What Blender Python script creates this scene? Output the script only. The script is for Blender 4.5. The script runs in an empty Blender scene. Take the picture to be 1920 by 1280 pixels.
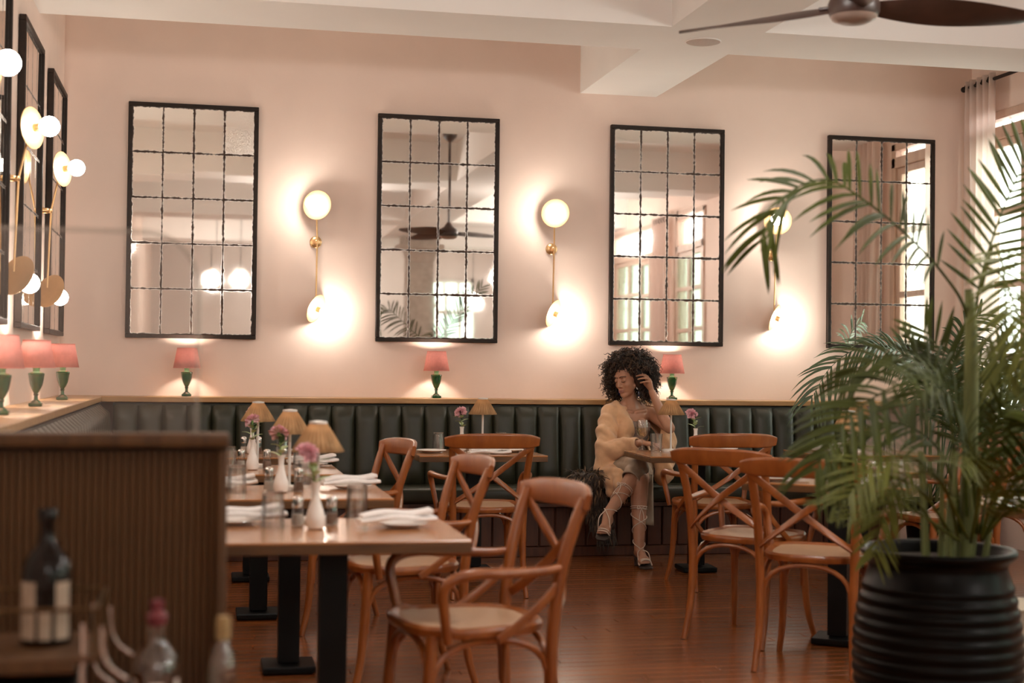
import bpy, bmesh, math, random
from math import sin, cos, pi, radians, sqrt, exp
from mathutils import Vector, Matrix, Quaternion, noise
random.seed(7)
SC = bpy.context.scene
COL = SC.collection

# ------------------------------------------------------------------ camera, world, big lights, exposure
cam_d = bpy.data.cameras.new('camera')
cam = bpy.data.objects.new('camera', cam_d)
COL.objects.link(cam)
_R, _U, _F = (0.97801, -0.20825, 0.01149), (-0.01511, -0.01580, 0.99976), (0.20801, 0.97795, 0.01860)
cam.matrix_world = Matrix(((_R[0], _U[0], -_F[0], 0.0), (_R[1], _U[1], -_F[1], -9.8325),
                           (_R[2], _U[2], -_F[2], 1.23), (0, 0, 0, 1)))
cam_d.sensor_width = 36.0
cam_d.lens = 50.63
cam_d.clip_start = 0.05
cam_d.dof.use_dof = True
cam_d.dof.focus_distance = 9.3
cam_d.dof.aperture_fstop = 2.4
SC.camera = cam

SC.view_settings.view_transform = 'Standard'
SC.view_settings.look = 'None'
SC.view_settings.exposure = 0.20
SC.view_settings.gamma = 1.0
SC.view_settings.use_curve_mapping = False
SC.cycles.max_bounces = 10
SC.cycles.diffuse_bounces = 5
SC.cycles.glossy_bounces = 5
SC.cycles.transmission_bounces = 8
SC.cycles.transparent_max_bounces = 16
SC.cycles.caustics_reflective = False
SC.cycles.caustics_refractive = False
SC.cycles.sample_clamp_indirect = 6.0
SC.cycles.use_denoising = True

wd = bpy.data.worlds.new('evening_sky')
SC.world = wd
wd.use_nodes = True
bg = wd.node_tree.nodes['Background']
bg.inputs[0].default_value = (1.0, 0.97, 0.93, 1)
bg.inputs[1].default_value = 9.0

def area(name, loc, rot, size, sizey, power, color):
    l = bpy.data.lights.new(name, 'AREA'); l.shape = 'RECTANGLE'
    l.size = size; l.size_y = sizey; l.energy = power; l.color = color
    o = bpy.data.objects.new(name, l); COL.objects.link(o)
    o.location = loc; o.rotation_euler = rot
    return o
BULB_E = 64.0      # filament globe bulbs
SHADE_E = 560.0     # small bulbs inside the pink shades
GLOBE_E = 110.0     # added unseen pendant globes that brighten the ceiling
RATTAN_E = 10.0

# ------------------------------------------------------------------ mesh helpers
class MB:
    def __init__(s): s.v = []; s.f = []
    def add(s, vs, fs):
        o = len(s.v); s.v += [tuple(v) for v in vs]; s.f += [tuple(i + o for i in f) for f in fs]; return s
    def box(s, c, d, rot=None, bev=0.0, seg=1):
        x, y, z = d[0] / 2, d[1] / 2, d[2] / 2
        if bev > 0:
            bm = bmesh.new(); bmesh.ops.create_cube(bm, size=1.0)
            bmesh.ops.scale(bm, vec=d, verts=bm.verts)
            bmesh.ops.bevel(bm, geom=list(bm.edges), offset=bev, segments=seg, profile=0.5, affect='EDGES')
            bm.verts.index_update()
            vs = [v.co.copy() for v in bm.verts]; fs = [[v.index for v in f.verts] for f in bm.faces]; bm.free()
        else:
            vs = [Vector((a * x, b * y, e * z)) for e in (-1, 1) for b in (-1, 1) for a in (-1, 1)]
            fs = [(0, 2, 3, 1), (4, 5, 7, 6), (0, 1, 5, 4), (2, 6, 7, 3), (0, 4, 6, 2), (1, 3, 7, 5)]
        if rot is not None: vs = [rot @ v for v in vs]
        c = Vector(c)
        return s.add([v + c for v in vs], fs)
    def sweep(s, pts, sec, up=None, cap=True, closed=False):
        """sec: list of (a,b) offsets or function(t)->list ; a along side, b along normal"""
        P = [Vector(p) for p in pts]; n = len(P); rings = []
        N = None
        for i in range(n):
            if closed: T = P[(i + 1) % n] - P[i - 1]
            else: T = P[min(i + 1, n - 1)] - P[max(i - 1, 0)]
            T.normalize()
            if up is not None:
                u = Vector(up(i / (n - 1)) if callable(up) else up); S = T.cross(u)
                if S.length < 1e-5: S = T.orthogonal()
                S.normalize(); Nn = S.cross(T)
            else:
                if N is None: N = T.orthogonal().normalized()
                N = (N - T * N.dot(T))
                if N.length < 1e-6: N = T.orthogonal()
                N.normalize(); Nn = N; S = T.cross(Nn)
            se = sec(i / (n - 1)) if callable(sec) else sec
            rings.append([P[i] + S * a + Nn * b for a, b in se])
        m = len(rings[0]); vs = [v for r in rings for v in r]; fs = []
        for i in range(n if closed else n - 1):
            k = (i + 1) % n
            for j in range(m):
                l = (j + 1) % m
                fs.append((i * m + j, i * m + l, k * m + l, k * m + j))
        if cap and not closed:
            fs.append(tuple(range(m - 1, -1, -1))); fs.append(tuple((n - 1) * m + j for j in range(m)))
        return s.add(vs, fs)
    def tube(s, pts, r, n=8, cap=True, closed=False):
        if callable(r): f = lambda t: [(r(t) * cos(2 * pi * j / n), r(t) * sin(2 * pi * j / n)) for j in range(n)]
        elif isinstance(r, (list, tuple)):
            def f(t):
                x = t * (len(r) - 1); i = min(int(x), len(r) - 2); q = r[i] + (r[i + 1] - r[i]) * (x - i)
                return [(q * cos(2 * pi * j / n), q * sin(2 * pi * j / n)) for j in range(n)]
        else: f = [(r * cos(2 * pi * j / n), r * sin(2 * pi * j / n)) for j in range(n)]
        return s.sweep(pts, f, None, cap, closed)
    def lathe(s, prof, n=24, c=(0, 0, 0), M=None, rfun=None, open_=False):
        vs = []; fs = []; m = len(prof)
        for j in range(n):
            a = 2 * pi * j / n
            for i, (r, z) in enumerate(prof):
                rr = r * (rfun(a, i) if rfun else 1)
                vs.append(Vector((rr * cos(a), rr * sin(a), z)))
        for j in range(n):
            k = (j + 1) % n
            for i in range(m - 1):
                fs.append((j * m + i, k * m + i, k * m + i + 1, j * m + i + 1))
        if not open_:
            if prof[0][0] > 1e-6: fs.append(tuple(j * m for j in range(n - 1, -1, -1)))
            if prof[-1][0] > 1e-6: fs.append(tuple(j * m + m - 1 for j in range(n)))
        if M is not None: vs = [M @ v for v in vs]
        c = Vector(c)
        return s.add([v + c for v in vs], fs)
    def ball(s, c, r, n=12, m=8, M=None):
        pr = [(sin(pi * i / m), -cos(pi * i / m)) for i in range(m + 1)]
        pr[0] = (1e-4, -1); pr[-1] = (1e-4, 1)
        r = Vector(r) if not isinstance(r, (int, float)) else Vector((r, r, r))
        D = Matrix.Diagonal(r)
        return s.lathe(pr, n, c, (M @ D) if M is not None else D)
    def mesh(s, name, smooth=0.7):
        me = bpy.data.meshes.new(name); me.from_pydata(s.v, [], s.f)
        bm = bmesh.new(); bm.from_mesh(me)
        bmesh.ops.recalc_face_normals(bm, faces=bm.faces); bm.to_mesh(me); bm.free()
        if smooth:
            me.shade_smooth(); me.set_sharp_from_angle(angle=smooth)
        return me
    def build(s, name, mat, parent=None, smooth=0.7, loc=None, rz=0.0):
        return put(name, s.mesh(name, smooth), mat, parent, loc, rz)

def put(name, me, mat, parent=None, loc=None, rz=0.0):
    o = bpy.data.objects.new(name, me)
    if mat is not None and len(me.materials) == 0: me.materials.append(mat)
    COL.objects.link(o)
    if parent is not None: o.parent = parent
    if loc is not None: o.location = loc
    if rz: o.rotation_euler = (0, 0, rz)
    return o
def tag(o, label=None, cat=None, group=None, kind=None):
    if label: o['label'] = label
    if cat: o['category'] = cat
    if group: o['group'] = group
    if kind: o['kind'] = kind
    return o
def thing(name, label, cat, loc=(0, 0, 0), rz=0.0, group=None):
    o = bpy.data.objects.new(name, None); COL.objects.link(o)
    o.empty_display_size = 0.05
    o.location = loc; o.rotation_euler = (0, 0, rz)
    return tag(o, label, cat, group)
def dup(root, loc=None, rz=None, label=None, group=None):
    def cp(o, par):
        c = o.copy(); COL.objects.link(c)
        if par is not None: c.parent = par
        for ch in list(o.children): cp(ch, c)
        return c
    r = cp(root, None)
    if loc is not None: r.location = loc
    if rz is not None: r.rotation_euler = (0, 0, rz)
    if label: r['label'] = label
    if group: r['group'] = group
    return r
def cat_rom(P, n=6):
    P = [Vector(p) for p in P]; Q = [P[0] * 2 - P[1]] + P + [P[-1] * 2 - P[-2]]; out = []
    for i in range(1, len(Q) - 2):
        a, b, c, d = Q[i - 1:i + 3]
        for k in range(n):
            t = k / n
            out.append(0.5 * ((2 * b) + (c - a) * t + (2 * a - 5 * b + 4 * c - d) * t * t + (3 * b - a - 3 * c + d) * t ** 3))
    out.append(P[-1]); return out
def rrect(w, t, k=0.35, n=2):
    """rounded rectangle section, w along side, t along normal"""
    r = min(w, t) * k; o = []
    for cx, cy, a0 in ((w/2-r, t/2-r, 0), (-w/2+r, t/2-r, 90), (-w/2+r, -t/2+r, 180), (w/2-r, -t/2+r, 270)):
        for i in range(n + 1):
            a = radians(a0 + 90 * i / n); o.append((cx + r * cos(a), cy + r * sin(a)))
    return o
def axis_mat(d, up=(0, 0, 1)):
    """rotation taking local +Z to d"""
    return Vector(d).normalized().to_track_quat('Z', 'Y').to_matrix()
def sm(a, b, x):
    t = max(0.0, min(1.0, (x - a) / (b - a))); return t * t * (3 - 2 * t)

# ------------------------------------------------------------------ materials
def newmat(name):
    m = bpy.data.materials.new(name); m.use_nodes = True
    nt = m.node_tree; b = nt.nodes['Principled BSDF']
    return m, nt, b
def pm(name, col, rough=0.5, metal=0.0, var=0.12, scale=8.0, bump=0.0, bscale=60.0, coat=0.0, spec=None, sheen=0.0, emit=None, es=0.0, trans=0.0, sss=0.0, stretch=(1, 1, 1)):
    m, nt, b = newmat(name)
    L = nt.links.new
    tc = nt.nodes.new('ShaderNodeTexCoord'); mp = nt.nodes.new('ShaderNodeMapping')
    mp.inputs['Scale'].default_value = stretch
    L(tc.outputs['Object'], mp.inputs[0])
    if var > 0:
        nz = nt.nodes.new('ShaderNodeTexNoise'); nz.inputs['Scale'].default_value = scale; nz.inputs['Detail'].default_value = 4
        L(mp.outputs[0], nz.inputs['Vector'])
        cr = nt.nodes.new('ShaderNodeValToRGB')
        cr.color_ramp.elements[0].position = 0.3; cr.color_ramp.elements[1].position = 0.7
        cr.color_ramp.elements[0].color = (*[c * (1 - var) for c in col], 1)
        cr.color_ramp.elements[1].color = (*[min(1, c * (1 + var)) for c in col], 1)
        L(nz.outputs[0], cr.inputs[0]); L(cr.outputs[0], b.inputs['Base Color'])
    else: b.inputs['Base Color'].default_value = (*col, 1)
    b.inputs['Roughness'].default_value = rough; b.inputs['Metallic'].default_value = metal
    b.inputs['Coat Weight'].default_value = coat; b.inputs['Coat Roughness'].default_value = 0.15
    if spec is not None: b.inputs['Specular IOR Level'].default_value = spec
    if sheen: b.inputs['Sheen Weight'].default_value = sheen
    if trans: b.inputs['Transmission Weight'].default_value = trans
    if sss: b.inputs['Subsurface Weight'].default_value = sss; b.inputs['Subsurface Radius'].default_value = (0.02, 0.008, 0.004)
    if emit: b.inputs['Emission Color'].default_value = (*emit, 1); b.inputs['Emission Strength'].default_value = es
    if bump > 0:
        n2 = nt.nodes.new('ShaderNodeTexNoise'); n2.inputs['Scale'].default_value = bscale; n2.inputs['Detail'].default_value = 3
        L(mp.outputs[0], n2.inputs['Vector'])
        bp = nt.nodes.new('ShaderNodeBump'); bp.inputs['Strength'].default_value = bump; bp.inputs['Distance'].default_value = 0.01
        L(n2.outputs[0], bp.inputs['Height']); L(bp.outputs[0], b.inputs['Normal'])
    return m
def wood(name, c1, c2, rough=0.35, coat=0.3, stretch=(1, 1, 1), scale=6.0, world=False, rnd=0.0):
    m, nt, b = newmat(name); L = nt.links.new
    tc = nt.nodes.new('ShaderNodeTexCoord'); mp = nt.nodes.new('ShaderNodeMapping'); mp.inputs['Scale'].default_value = stretch
    if world:
        g = nt.nodes.new('ShaderNodeNewGeometry'); L(g.outputs['Position'], mp.inputs[0])
    else: L(tc.outputs['Object'], mp.inputs[0])
    nz = nt.nodes.new('ShaderNodeTexNoise'); nz.inputs['Scale'].default_value = scale; nz.inputs['Detail'].default_value = 6; nz.inputs['Distortion'].default_value = 0.6
    L(mp.outputs[0], nz.inputs['Vector'])
    cr = nt.nodes.new('ShaderNodeValToRGB'); cr.color_ramp.elements[0].position = 0.32; cr.color_ramp.elements[1].position = 0.68
    cr.color_ramp.elements[0].color = (*c1, 1); cr.color_ramp.elements[1].color = (*c2, 1)
    L(nz.outputs[0], cr.inputs[0])
    out = cr.outputs[0]
    if rnd:
        oi = nt.nodes.new('ShaderNodeObjectInfo'); hs = nt.nodes.new('ShaderNodeHueSaturation')
        mr = nt.nodes.new('ShaderNodeMapRange'); mr.inputs['To Min'].default_value = 1 - rnd; mr.inputs['To Max'].default_value = 1 + rnd
        L(oi.outputs['Random'], mr.inputs[0]); L(mr.outputs[0], hs.inputs['Value']); L(out, hs.inputs['Color']); out = hs.outputs[0]
    L(out, b.inputs['Base Color'])
    b.inputs['Roughness'].default_value = rough; b.inputs['Coat Weight'].default_value = coat; b.inputs['Coat Roughness'].default_value = 0.2
    bp = nt.nodes.new('ShaderNodeBump'); bp.inputs['Strength'].default_value = 0.12; bp.inputs['Distance'].default_value = 0.004
    L(nz.outputs[0], bp.inputs['Height']); L(bp.outputs[0], b.inputs['Normal'])
    return m
def glass(name, tint=(1, 1, 1), rough=0.04, base=0.10):
    """thin clear glass: see-through with a fresnel reflection"""
    m = bpy.data.materials.new(name); m.use_nodes = True; nt = m.node_tree; nt.nodes.clear(); L = nt.links.new
    o = nt.nodes.new('ShaderNodeOutputMaterial'); mx = nt.nodes.new('ShaderNodeMixShader')
    t = nt.nodes.new('ShaderNodeBsdfTransparent'); t.inputs[0].default_value = (*tint, 1)
    g = nt.nodes.new('ShaderNodeBsdfGlossy'); g.inputs['Roughness'].default_value = rough
    lw = nt.nodes.new('ShaderNodeLayerWeight'); lw.inputs['Blend'].default_value = 0.35
    mr = nt.nodes.new('ShaderNodeMapRange'); mr.inputs['To Min'].default_value = base; mr.inputs['To Max'].default_value = 0.55
    L(lw.outputs['Fresnel'], mr.inputs[0]); L(mr.outputs[0], mx.inputs[0])
    L(t.outputs[0], mx.inputs[1]); L(g.outputs[0], mx.inputs[2]); L(mx.outputs[0], o.inputs[0])
    return m
def emis(name, col, s):
    m = bpy.data.materials.new(name); m.use_nodes = True; nt = m.node_tree; nt.nodes.clear()
    o = nt.nodes.new('ShaderNodeOutputMaterial'); e = nt.nodes.new('ShaderNodeEmission')
    e.inputs[0].default_value = (*col, 1); e.inputs[1].default_value = s
    nt.links.new(e.outputs[0], o.inputs[0]); return m
def cloth_trans(name, col, tcol, f=0.5, scale=40.0, var=0.1, stretch=(1, 1, 1)):
    m = bpy.data.materials.new(name); m.use_nodes = True; nt = m.node_tree; nt.nodes.clear(); L = nt.links.new
    o = nt.nodes.new('ShaderNodeOutputMaterial'); mx = nt.nodes.new('ShaderNodeMixShader'); mx.inputs[0].default_value = f
    d = nt.nodes.new('ShaderNodeBsdfDiffuse'); t = nt.nodes.new('ShaderNodeBsdfTranslucent')
    tc = nt.nodes.new('ShaderNodeTexCoord'); mp = nt.nodes.new('ShaderNodeMapping'); mp.inputs['Scale'].default_value = stretch
    nz = nt.nodes.new('ShaderNodeTexNoise'); nz.inputs['Scale'].default_value = scale
    cr = nt.nodes.new('ShaderNodeValToRGB'); cr.color_ramp.elements[0].position = .3; cr.color_ramp.elements[1].position = .7
    cr.color_ramp.elements[0].color = (*[c * (1 - var) for c in col], 1); cr.color_ramp.elements[1].color = (*col, 1)
    L(tc.outputs['Object'], mp.inputs[0]); L(mp.outputs[0], nz.inputs['Vector']); L(nz.outputs[0], cr.inputs[0]); L(cr.outputs[0], d.inputs[0])
    t.inputs[0].default_value = (*tcol, 1)
    L(d.outputs[0], mx.inputs[1]); L(t.outputs[0], mx.inputs[2]); L(mx.outputs[0], o.inputs[0])
    return m

M = {}
M['wall'] = pm('pink_plaster', (0.80, 0.64, 0.56), 0.85, var=0.03, scale=3, bump=0.05, bscale=40)
M['white_wall'] = pm('white_plaster', (0.72, 0.66, 0.62), 0.8, var=0.03, scale=3)
M['ceiling'] = pm('ceiling_paint', (0.88, 0.85, 0.82), 0.85, var=0.02, scale=2)
M['honey'] = wood('ledge_oak', (0.36, 0.19, 0.075), (0.52, 0.30, 0.125), 0.4, 0.25, (1.2, 9, 9), 3.0)
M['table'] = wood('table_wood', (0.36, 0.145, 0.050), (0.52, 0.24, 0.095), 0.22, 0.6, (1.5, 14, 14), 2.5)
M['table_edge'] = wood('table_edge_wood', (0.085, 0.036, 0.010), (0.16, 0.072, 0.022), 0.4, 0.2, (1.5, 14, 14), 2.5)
M['chair'] = wood('bentwood', (0.22, 0.058, 0.011), (0.33, 0.100, 0.021), 0.3, 0.28, (6, 6, 2), 3.0)
M['floor'] = wood('floor_boards', (0.155, 0.039, 0.008), (0.26, 0.080, 0.018), 0.24, 0.35, (0.6, 14, 14), 2.5, world=True, rnd=0.22)
M['floor_dark'] = pm('floor_gap', (0.03, 0.012, 0.006), 0.8)
M['panel'] = wood('banquette_base_wood', (0.045, 0.012, 0.005), (0.09, 0.026, 0.011), 0.4, 0.2, (8, 8, 1), 3.0)
M['flute'] = wood('fluted_wood', (0.060, 0.022, 0.003), (0.120, 0.050, 0.010), 0.6, 0.0, (10, 10, 0.8), 3.0)
M['green'] = pm('green_leather', (0.019, 0.019, 0.008), 0.45, var=0.15, scale=14, bump=0.06, bscale=180)
M['green_dark'] = pm('green_leather_gap', (0.008, 0.010, 0.007), 0.7)
M['black'] = pm('black_metal', (0.004, 0.004, 0.004), 0.45, 0.0, var=0.2, spec=.2)
M['frame'] = pm('mirror_frame_iron', (0.016, 0.009, 0.006), 0.5, 0.0, var=0.3, scale=20, spec=.25)
M['brass'] = pm('brass', (0.72, 0.45, 0.22), 0.28, 0.9, var=0.08, scale=20)
M['brass_disc'] = pm('brushed_brass_disc', (0.62, 0.40, 0.20), 0.42, 0.35, var=0.06, scale=20)
M['chrome'] = pm('chrome', (0.75, 0.72, 0.70), 0.15, 1.0, var=0.05)
M['white_metal'] = pm('white_enamel', (0.75, 0.72, 0.68), 0.3, 0.1, var=0.03)
M['ceramic'] = pm('white_ceramic', (0.86, 0.82, 0.78), 0.2, var=0.03)
M['linen'] = pm('white_linen', (0.90, 0.87, 0.85), 0.8, var=0.05, scale=30, bump=0.15, bscale=90)
M['bulb'] = emis('lit_globe_bulb', (1.0, 0.90, 0.78), BULB_E)
M['bulb_s'] = emis('lit_small_bulb', (1.0, 0.88, 0.72), SHADE_E)
M['bulb_r'] = emis('lit_led_disc', (1.0, 0.82, 0.6), RATTAN_E)
M['globe_dim'] = emis('lit_dim_pendant_globe', (1.0, 0.93, 0.86), 34.0)
M['globe'] = emis('lit_pendant_globe', (1.0, 0.95, 0.90), GLOBE_E)
M['shade'] = cloth_trans('pink_shade_fabric', (0.86, 0.38, 0.33), (0.92, 0.46, 0.40), 0.10, 60)
M['rattan'] = cloth_trans('rattan_shade', (0.60, 0.38, 0.20), (0.62, 0.38, 0.19), 0.3, 30, 0.35, (1, 1, 0.2))
M['urn'] = pm('green_glass_urn', (0.006, 0.075, 0.022), 0.12, var=0.3, scale=25, coat=0.6)
M['urn_lt'] = pm('pale_green_collar', (0.20, 0.52, 0.30), 0.2, var=0.2, scale=25, coat=0.4)  # urn green made paler, the lamp's light painted into the collar
M['leaf'] = pm('palm_leaf', (0.047, 0.060, 0.006), 0.5, var=0.45, scale=4, spec=.22)
M['leaf_lt'] = pm('palm_leaf_young', (0.098, 0.108, 0.014), 0.5, var=0.35, scale=4, spec=.25)  # young fronds; on frond C the paleness is painted backlight
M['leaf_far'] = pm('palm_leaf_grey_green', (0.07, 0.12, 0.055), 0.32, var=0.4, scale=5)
M['stem'] = pm('palm_stem', (0.13, 0.15, 0.045), 0.5, var=0.3, scale=6, stretch=(6, 6, 1))
M['pot'] = pm('black_glazed_pot', (0.0020, 0.0018, 0.0016), 0.34, var=0.3, scale=10, spec=.12)
M['soil'] = pm('soil', (0.03, 0.02, 0.012), 0.95, var=0.5, scale=60)
M['cream_pot'] = pm('cream_ceramic', (0.62, 0.55, 0.45), 0.5, var=0.08)
M['glass'] = glass('clear_glass')
def clear_glass():
    m = M['glass']; nt = m.node_tree; L = nt.links.new
    o = next(n for n in nt.nodes if n.type == 'OUTPUT_MATERIAL'); thin = o.inputs[0].links[0].from_socket
    g = nt.nodes.new('ShaderNodeBsdfGlass'); g.inputs['IOR'].default_value = 1.35; g.inputs['Roughness'].default_value = 0.0
    mx = nt.nodes.new('ShaderNodeMixShader'); mx.inputs[0].default_value = 0.12
    L(thin, mx.inputs[1]); L(g.outputs[0], mx.inputs[2]); L(mx.outputs[0], o.inputs[0])
clear_glass()
M['pane_glass'] = glass('screen_glass', (0.97, 0.97, 0.97), 0.03, 0.05)
M['win_clear'] = glass('clear_window_glass', (0.90, 0.96, 0.92), 0.02, 0.05)
M['win_glass'] = glass('window_glass', (0.48, 0.57, 0.52), 0.02, 0.05)
M['salt'] = pm('salt', (0.75, 0.68, 0.6), 0.8, var=0.1, scale=200)
M['pepper'] = pm('pepper', (0.22, 0.13, 0.09), 0.8, var=0.5, scale=300)
M['pink'] = pm('carnation_pink', (0.90, 0.46, 0.50), 0.6, var=0.35, scale=60)
M['stalk'] = pm('flower_stalk', (0.20, 0.32, 0.10), 0.5, var=0.2)
M['petal_leaf'] = pm('pale_green_leaf', (0.40, 0.50, 0.26), 0.45, var=0.35, scale=20)
M['dark_leaf'] = pm('dark_green_leaf', (0.03, 0.06, 0.02), 0.45, var=0.3, scale=20)
M['curtain'] = cloth_trans('sheer_curtain', (0.86, 0.76, 0.72), (0.95, 0.88, 0.84), 0.72, 4, 0.05)
M['win_frame'] = wood('pale_window_wood', (0.50, 0.34, 0.26), (0.60, 0.43, 0.34), 0.5, 0.1, (8, 8, 1), 2.0)
M['fan'] = pm('fan_dark_wood', (0.045, 0.022, 0.016), 0.4, var=0.25, scale=10)
M['fan_lt'] = pm('fan_hub_cap', (0.30, 0.22, 0.18), 0.4, var=0.05)
M['column'] = pm('grey_column_stone', (0.40, 0.33, 0.28), 0.7, var=0.15, scale=12)
# ------------------------------------------------------------------ the room
XL, XR, YB, ZC, ZBEAM = -0.934, 5.60, -15.0, 3.62, 3.18
def struct(name, mb, mat, parent=None, smooth=0.0):
    o = mb.build(name, mat, parent, smooth)
    if parent is None: o['kind'] = 'structure'
    return o
struct('wall_back', MB().box(((XL + XR) / 2, 0.06, 1.85), (XR - XL + 0.4, 0.12, 3.7)), M['wall'])
struct('wall_left', MB().box((XL - 0.06, YB / 2, 1.85), (0.12, -YB, 3.7)), M['wall'])
# right wall with window openings: (y0, y1, sill, head)
OPEN = [(-1.30, -0.13, 0.755, 3.13), (-4.35, -3.05, 0.755, 3.13), (-7.0, -5.9, 0.755, 3.13), (-9.75, -7.7, 0.755, 3.13), (-13.2, -11.6, 0.755, 3.13)]
w = MB(); y = 0.0
for y0, y1, s, h in OPEN:
    w.box((XR + 0.08, (y + y1) / 2, 1.85), (0.16, y - y1, 3.7))
    w.box((XR + 0.08, (y0 + y1) / 2, s / 2), (0.16, y1 - y0, s))
    w.box((XR + 0.08, (y0 + y1) / 2, (h + 3.7) / 2), (0.16, y1 - y0, 3.7 - h))
    y = y0
w.box((XR + 0.08, (y + YB) / 2, 1.85), (0.16, y - YB, 3.7))
struct('wall_right', w, M['wall'])
# rear wall with two windows, seen only in the mirrors
w = MB(); x = XL; RO = [(3.6, 4.6)]
for x0, x1 in RO:
    w.box(((x + x0) / 2, YB - 0.06, 1.85), (x0 - x, 0.12, 3.7)); w.box(((x0 + x1) / 2, YB - 0.06, 0.45), (x1 - x0, 0.12, 0.9))
    w.box(((x0 + x1) / 2, YB - 0.06, 3.25), (x1 - x0, 0.12, 0.9)); x = x1
w.box(((x + XR) / 2, YB - 0.06, 1.85), (XR - x, 0.12, 3.7))
struct('wall_rear', w, M['white_wall'])
struct('ceiling', MB().box(((XL + XR) / 2, YB / 2, ZC + 0.05), (XR - XL + 0.4, -YB + 0.4, 0.1)), M['ceiling'])
def beam(c, d): struct('ceiling_beam', MB().box(c, d), M['ceiling'])
ZM = (ZC + ZBEAM) / 2; HB = ZC - ZBEAM
YX = [(-2.05, -1.45), (-5.9, -5.3), (-9.6, -9.0), (-13.3, -12.7)]
XB = [(2.564, 3.124)]
for y0, y1 in YX: beam(((XL + XR) / 2, (y0 + y1) / 2, ZM), (XR - XL, y1 - y0, HB))
yy = 0.0
for y0, y1 in YX + [(YB, YB)]:
    beam((2.844, (yy + y1) / 2, ZM), (0.56, yy - y1, HB)); yy = y0

# floor: boards along X, the nearest and largest 300 as objects of their own
fl = struct('floor', MB().box(((XL + XR) / 2, YB / 2, -0.03), (XR - XL + 0.4, -YB + 0.4, 0.04)), M['floor_dark'])
PW = 0.082
rest = MB(); pm_cache = {}
cand = []
rr = random.Random(3)
row = 0; y = -0.02
while y > YB + PW:
    x = XL - rr.uniform(0, 0.9)
    while x < XR:
        Lh = rr.choice((0.9, 1.2, 1.5)); x1 = x + Lh
        a, b = max(x, XL), min(x1, XR)
        if b - a > 0.05: cand.append((a, b, y - PW / 2, Lh))
        x = x1
    y -= PW
def shown(c):
    a, b, yc, l = c
    return b > 0.3 and a < 3.6 and -4.75 < yc < -0.55 and (b - a) > l - 0.01
big = [c for c in cand if shown(c)]
big.sort(key=lambda c: (c[2] + 9.83) - (c[1] - c[0]) * 0.5)
big = set(big[:296])
for c in cand:
    a, b, yc, l = c
    if c in big:
        if l not in pm_cache: pm_cache[l] = MB().box((0, 0, 0), (l - 0.003, PW - 0.003, 0.01), bev=0.0012).mesh('plank', 0.0)
        put('plank', pm_cache[l], M['floor'], fl, ((a + b) / 2, yc, -0.005 + rr.uniform(-0.0004, 0.0)))
    else:
        rest.box(((a + b) / 2, yc, -0.005), (b - a - 0.003, PW - 0.003, 0.01))
tag(rest.build('planks', M['floor'], fl, 0.0), kind='stuff')

# windows in the right wall
def window(n, y0, y1, s, h):
    fr = MB(); X = XR + 0.02; fw = 0.07; ym = (y0 + y1) / 2; ww = y1 - y0
    def bar(yc, zc, dy, dz, dx=0.09): fr.box((X, yc, zc), (dx, dy, dz), bev=0.006)
    bar(y0 + fw / 2, (s + h) / 2, fw, h - s); bar(y1 - fw / 2, (s + h) / 2, fw, h - s)
    bar(ym, s + fw / 2, ww, fw); bar(ym, h - 0.03, ww, 0.06)
    zt = 2.97 if n == 1 else 2.72
    bar(ym, zt, ww, 0.09)
    o = struct('window_%d' % n, fr, M['win_frame'])
    MB().box((XR - 0.04, ym, s - 0.02), (0.2, ww + 0.12, 0.04), bev=0.006).build('window_sill', M['white_wall'], o, 0.0)
    # casement leaf with muntins and panes
    cs = MB(); k = 3 if ww > 1.0 else 2
    yl, yr = y0 + fw, y1 - fw; zl, zh = s + fw, zt - 0.045
    cols = 1 if ww < 0.7 else (2 if ww < 1.6 else 3)
    rows = 4
    for i in range(cols + 1): 
        yc = yl + (yr - yl) * i / cols
        MB().box((X, min(max(yc, yl + 0.035), yr - 0.035), (zl + zh) / 2), (0.05, 0.07, zh - zl), bev=0.005).build('stile', M['win_frame'], o, 0.0)
    for j in range(rows + 1):
        zc = zl + (zh - zl) * j / rows
        MB().box((X - 0.002, (yl + yr) / 2, min(max(zc, zl + 0.03), zh - 0.03)), (0.046, yr - yl, 0.06 if j in (0, rows) else 0.05), bev=0.005).build('muntin', M['win_frame'], o, 0.0)
    pw, ph = (yr - yl) / cols, (zh - zl) / rows
    me = MB().box((0, 0, 0), (0.006, pw, ph)).mesh('pane', 0.0)
    for i in range(cols):
        for j in range(rows): put('pane', me, M['win_clear'] if n == 1 else M['win_glass'], o, (X + 0.004, yl + pw * (i + .5), zl + ph * (j + .5)))
    MB().box((X + 0.004, ym, (zt + 0.045 + h - 0.06) / 2), (0.006, yr - yl, h - zt - 0.105)).build('transom_pane', M['pane_glass'], o, 0.0)
for i, a in enumerate(OPEN): window(i + 1, *a)
for i, (x0, x1) in enumerate(RO):
    fr = MB()
    for q in (x0 + .03, x1 - .03): fr.box((q, YB, 1.85), (.06, .09, 1.9))
    for q in (.93, 2.3, 2.77): fr.box(((x0 + x1) / 2, YB, q), (x1 - x0, .09, .06))
    o = struct('window_%d' % (6 + i), fr, M['white_wall'])
    for k in range(1, 4): MB().box((x0 + (x1 - x0) * k / 4, YB, 1.85), (.045, .05, 1.9)).build('muntin', M['white_wall'], o, 0.0)
    me = MB().box((0, 0, 0), ((x1 - x0) / 4, .006, .92)).mesh('pane', 0.0)
    for k in range(4):
        for j in range(2): put('pane', me, M['win_glass'], o, (x0 + (x1 - x0) * (k + .5) / 4, YB, 1.39 + .92 * j))

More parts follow.
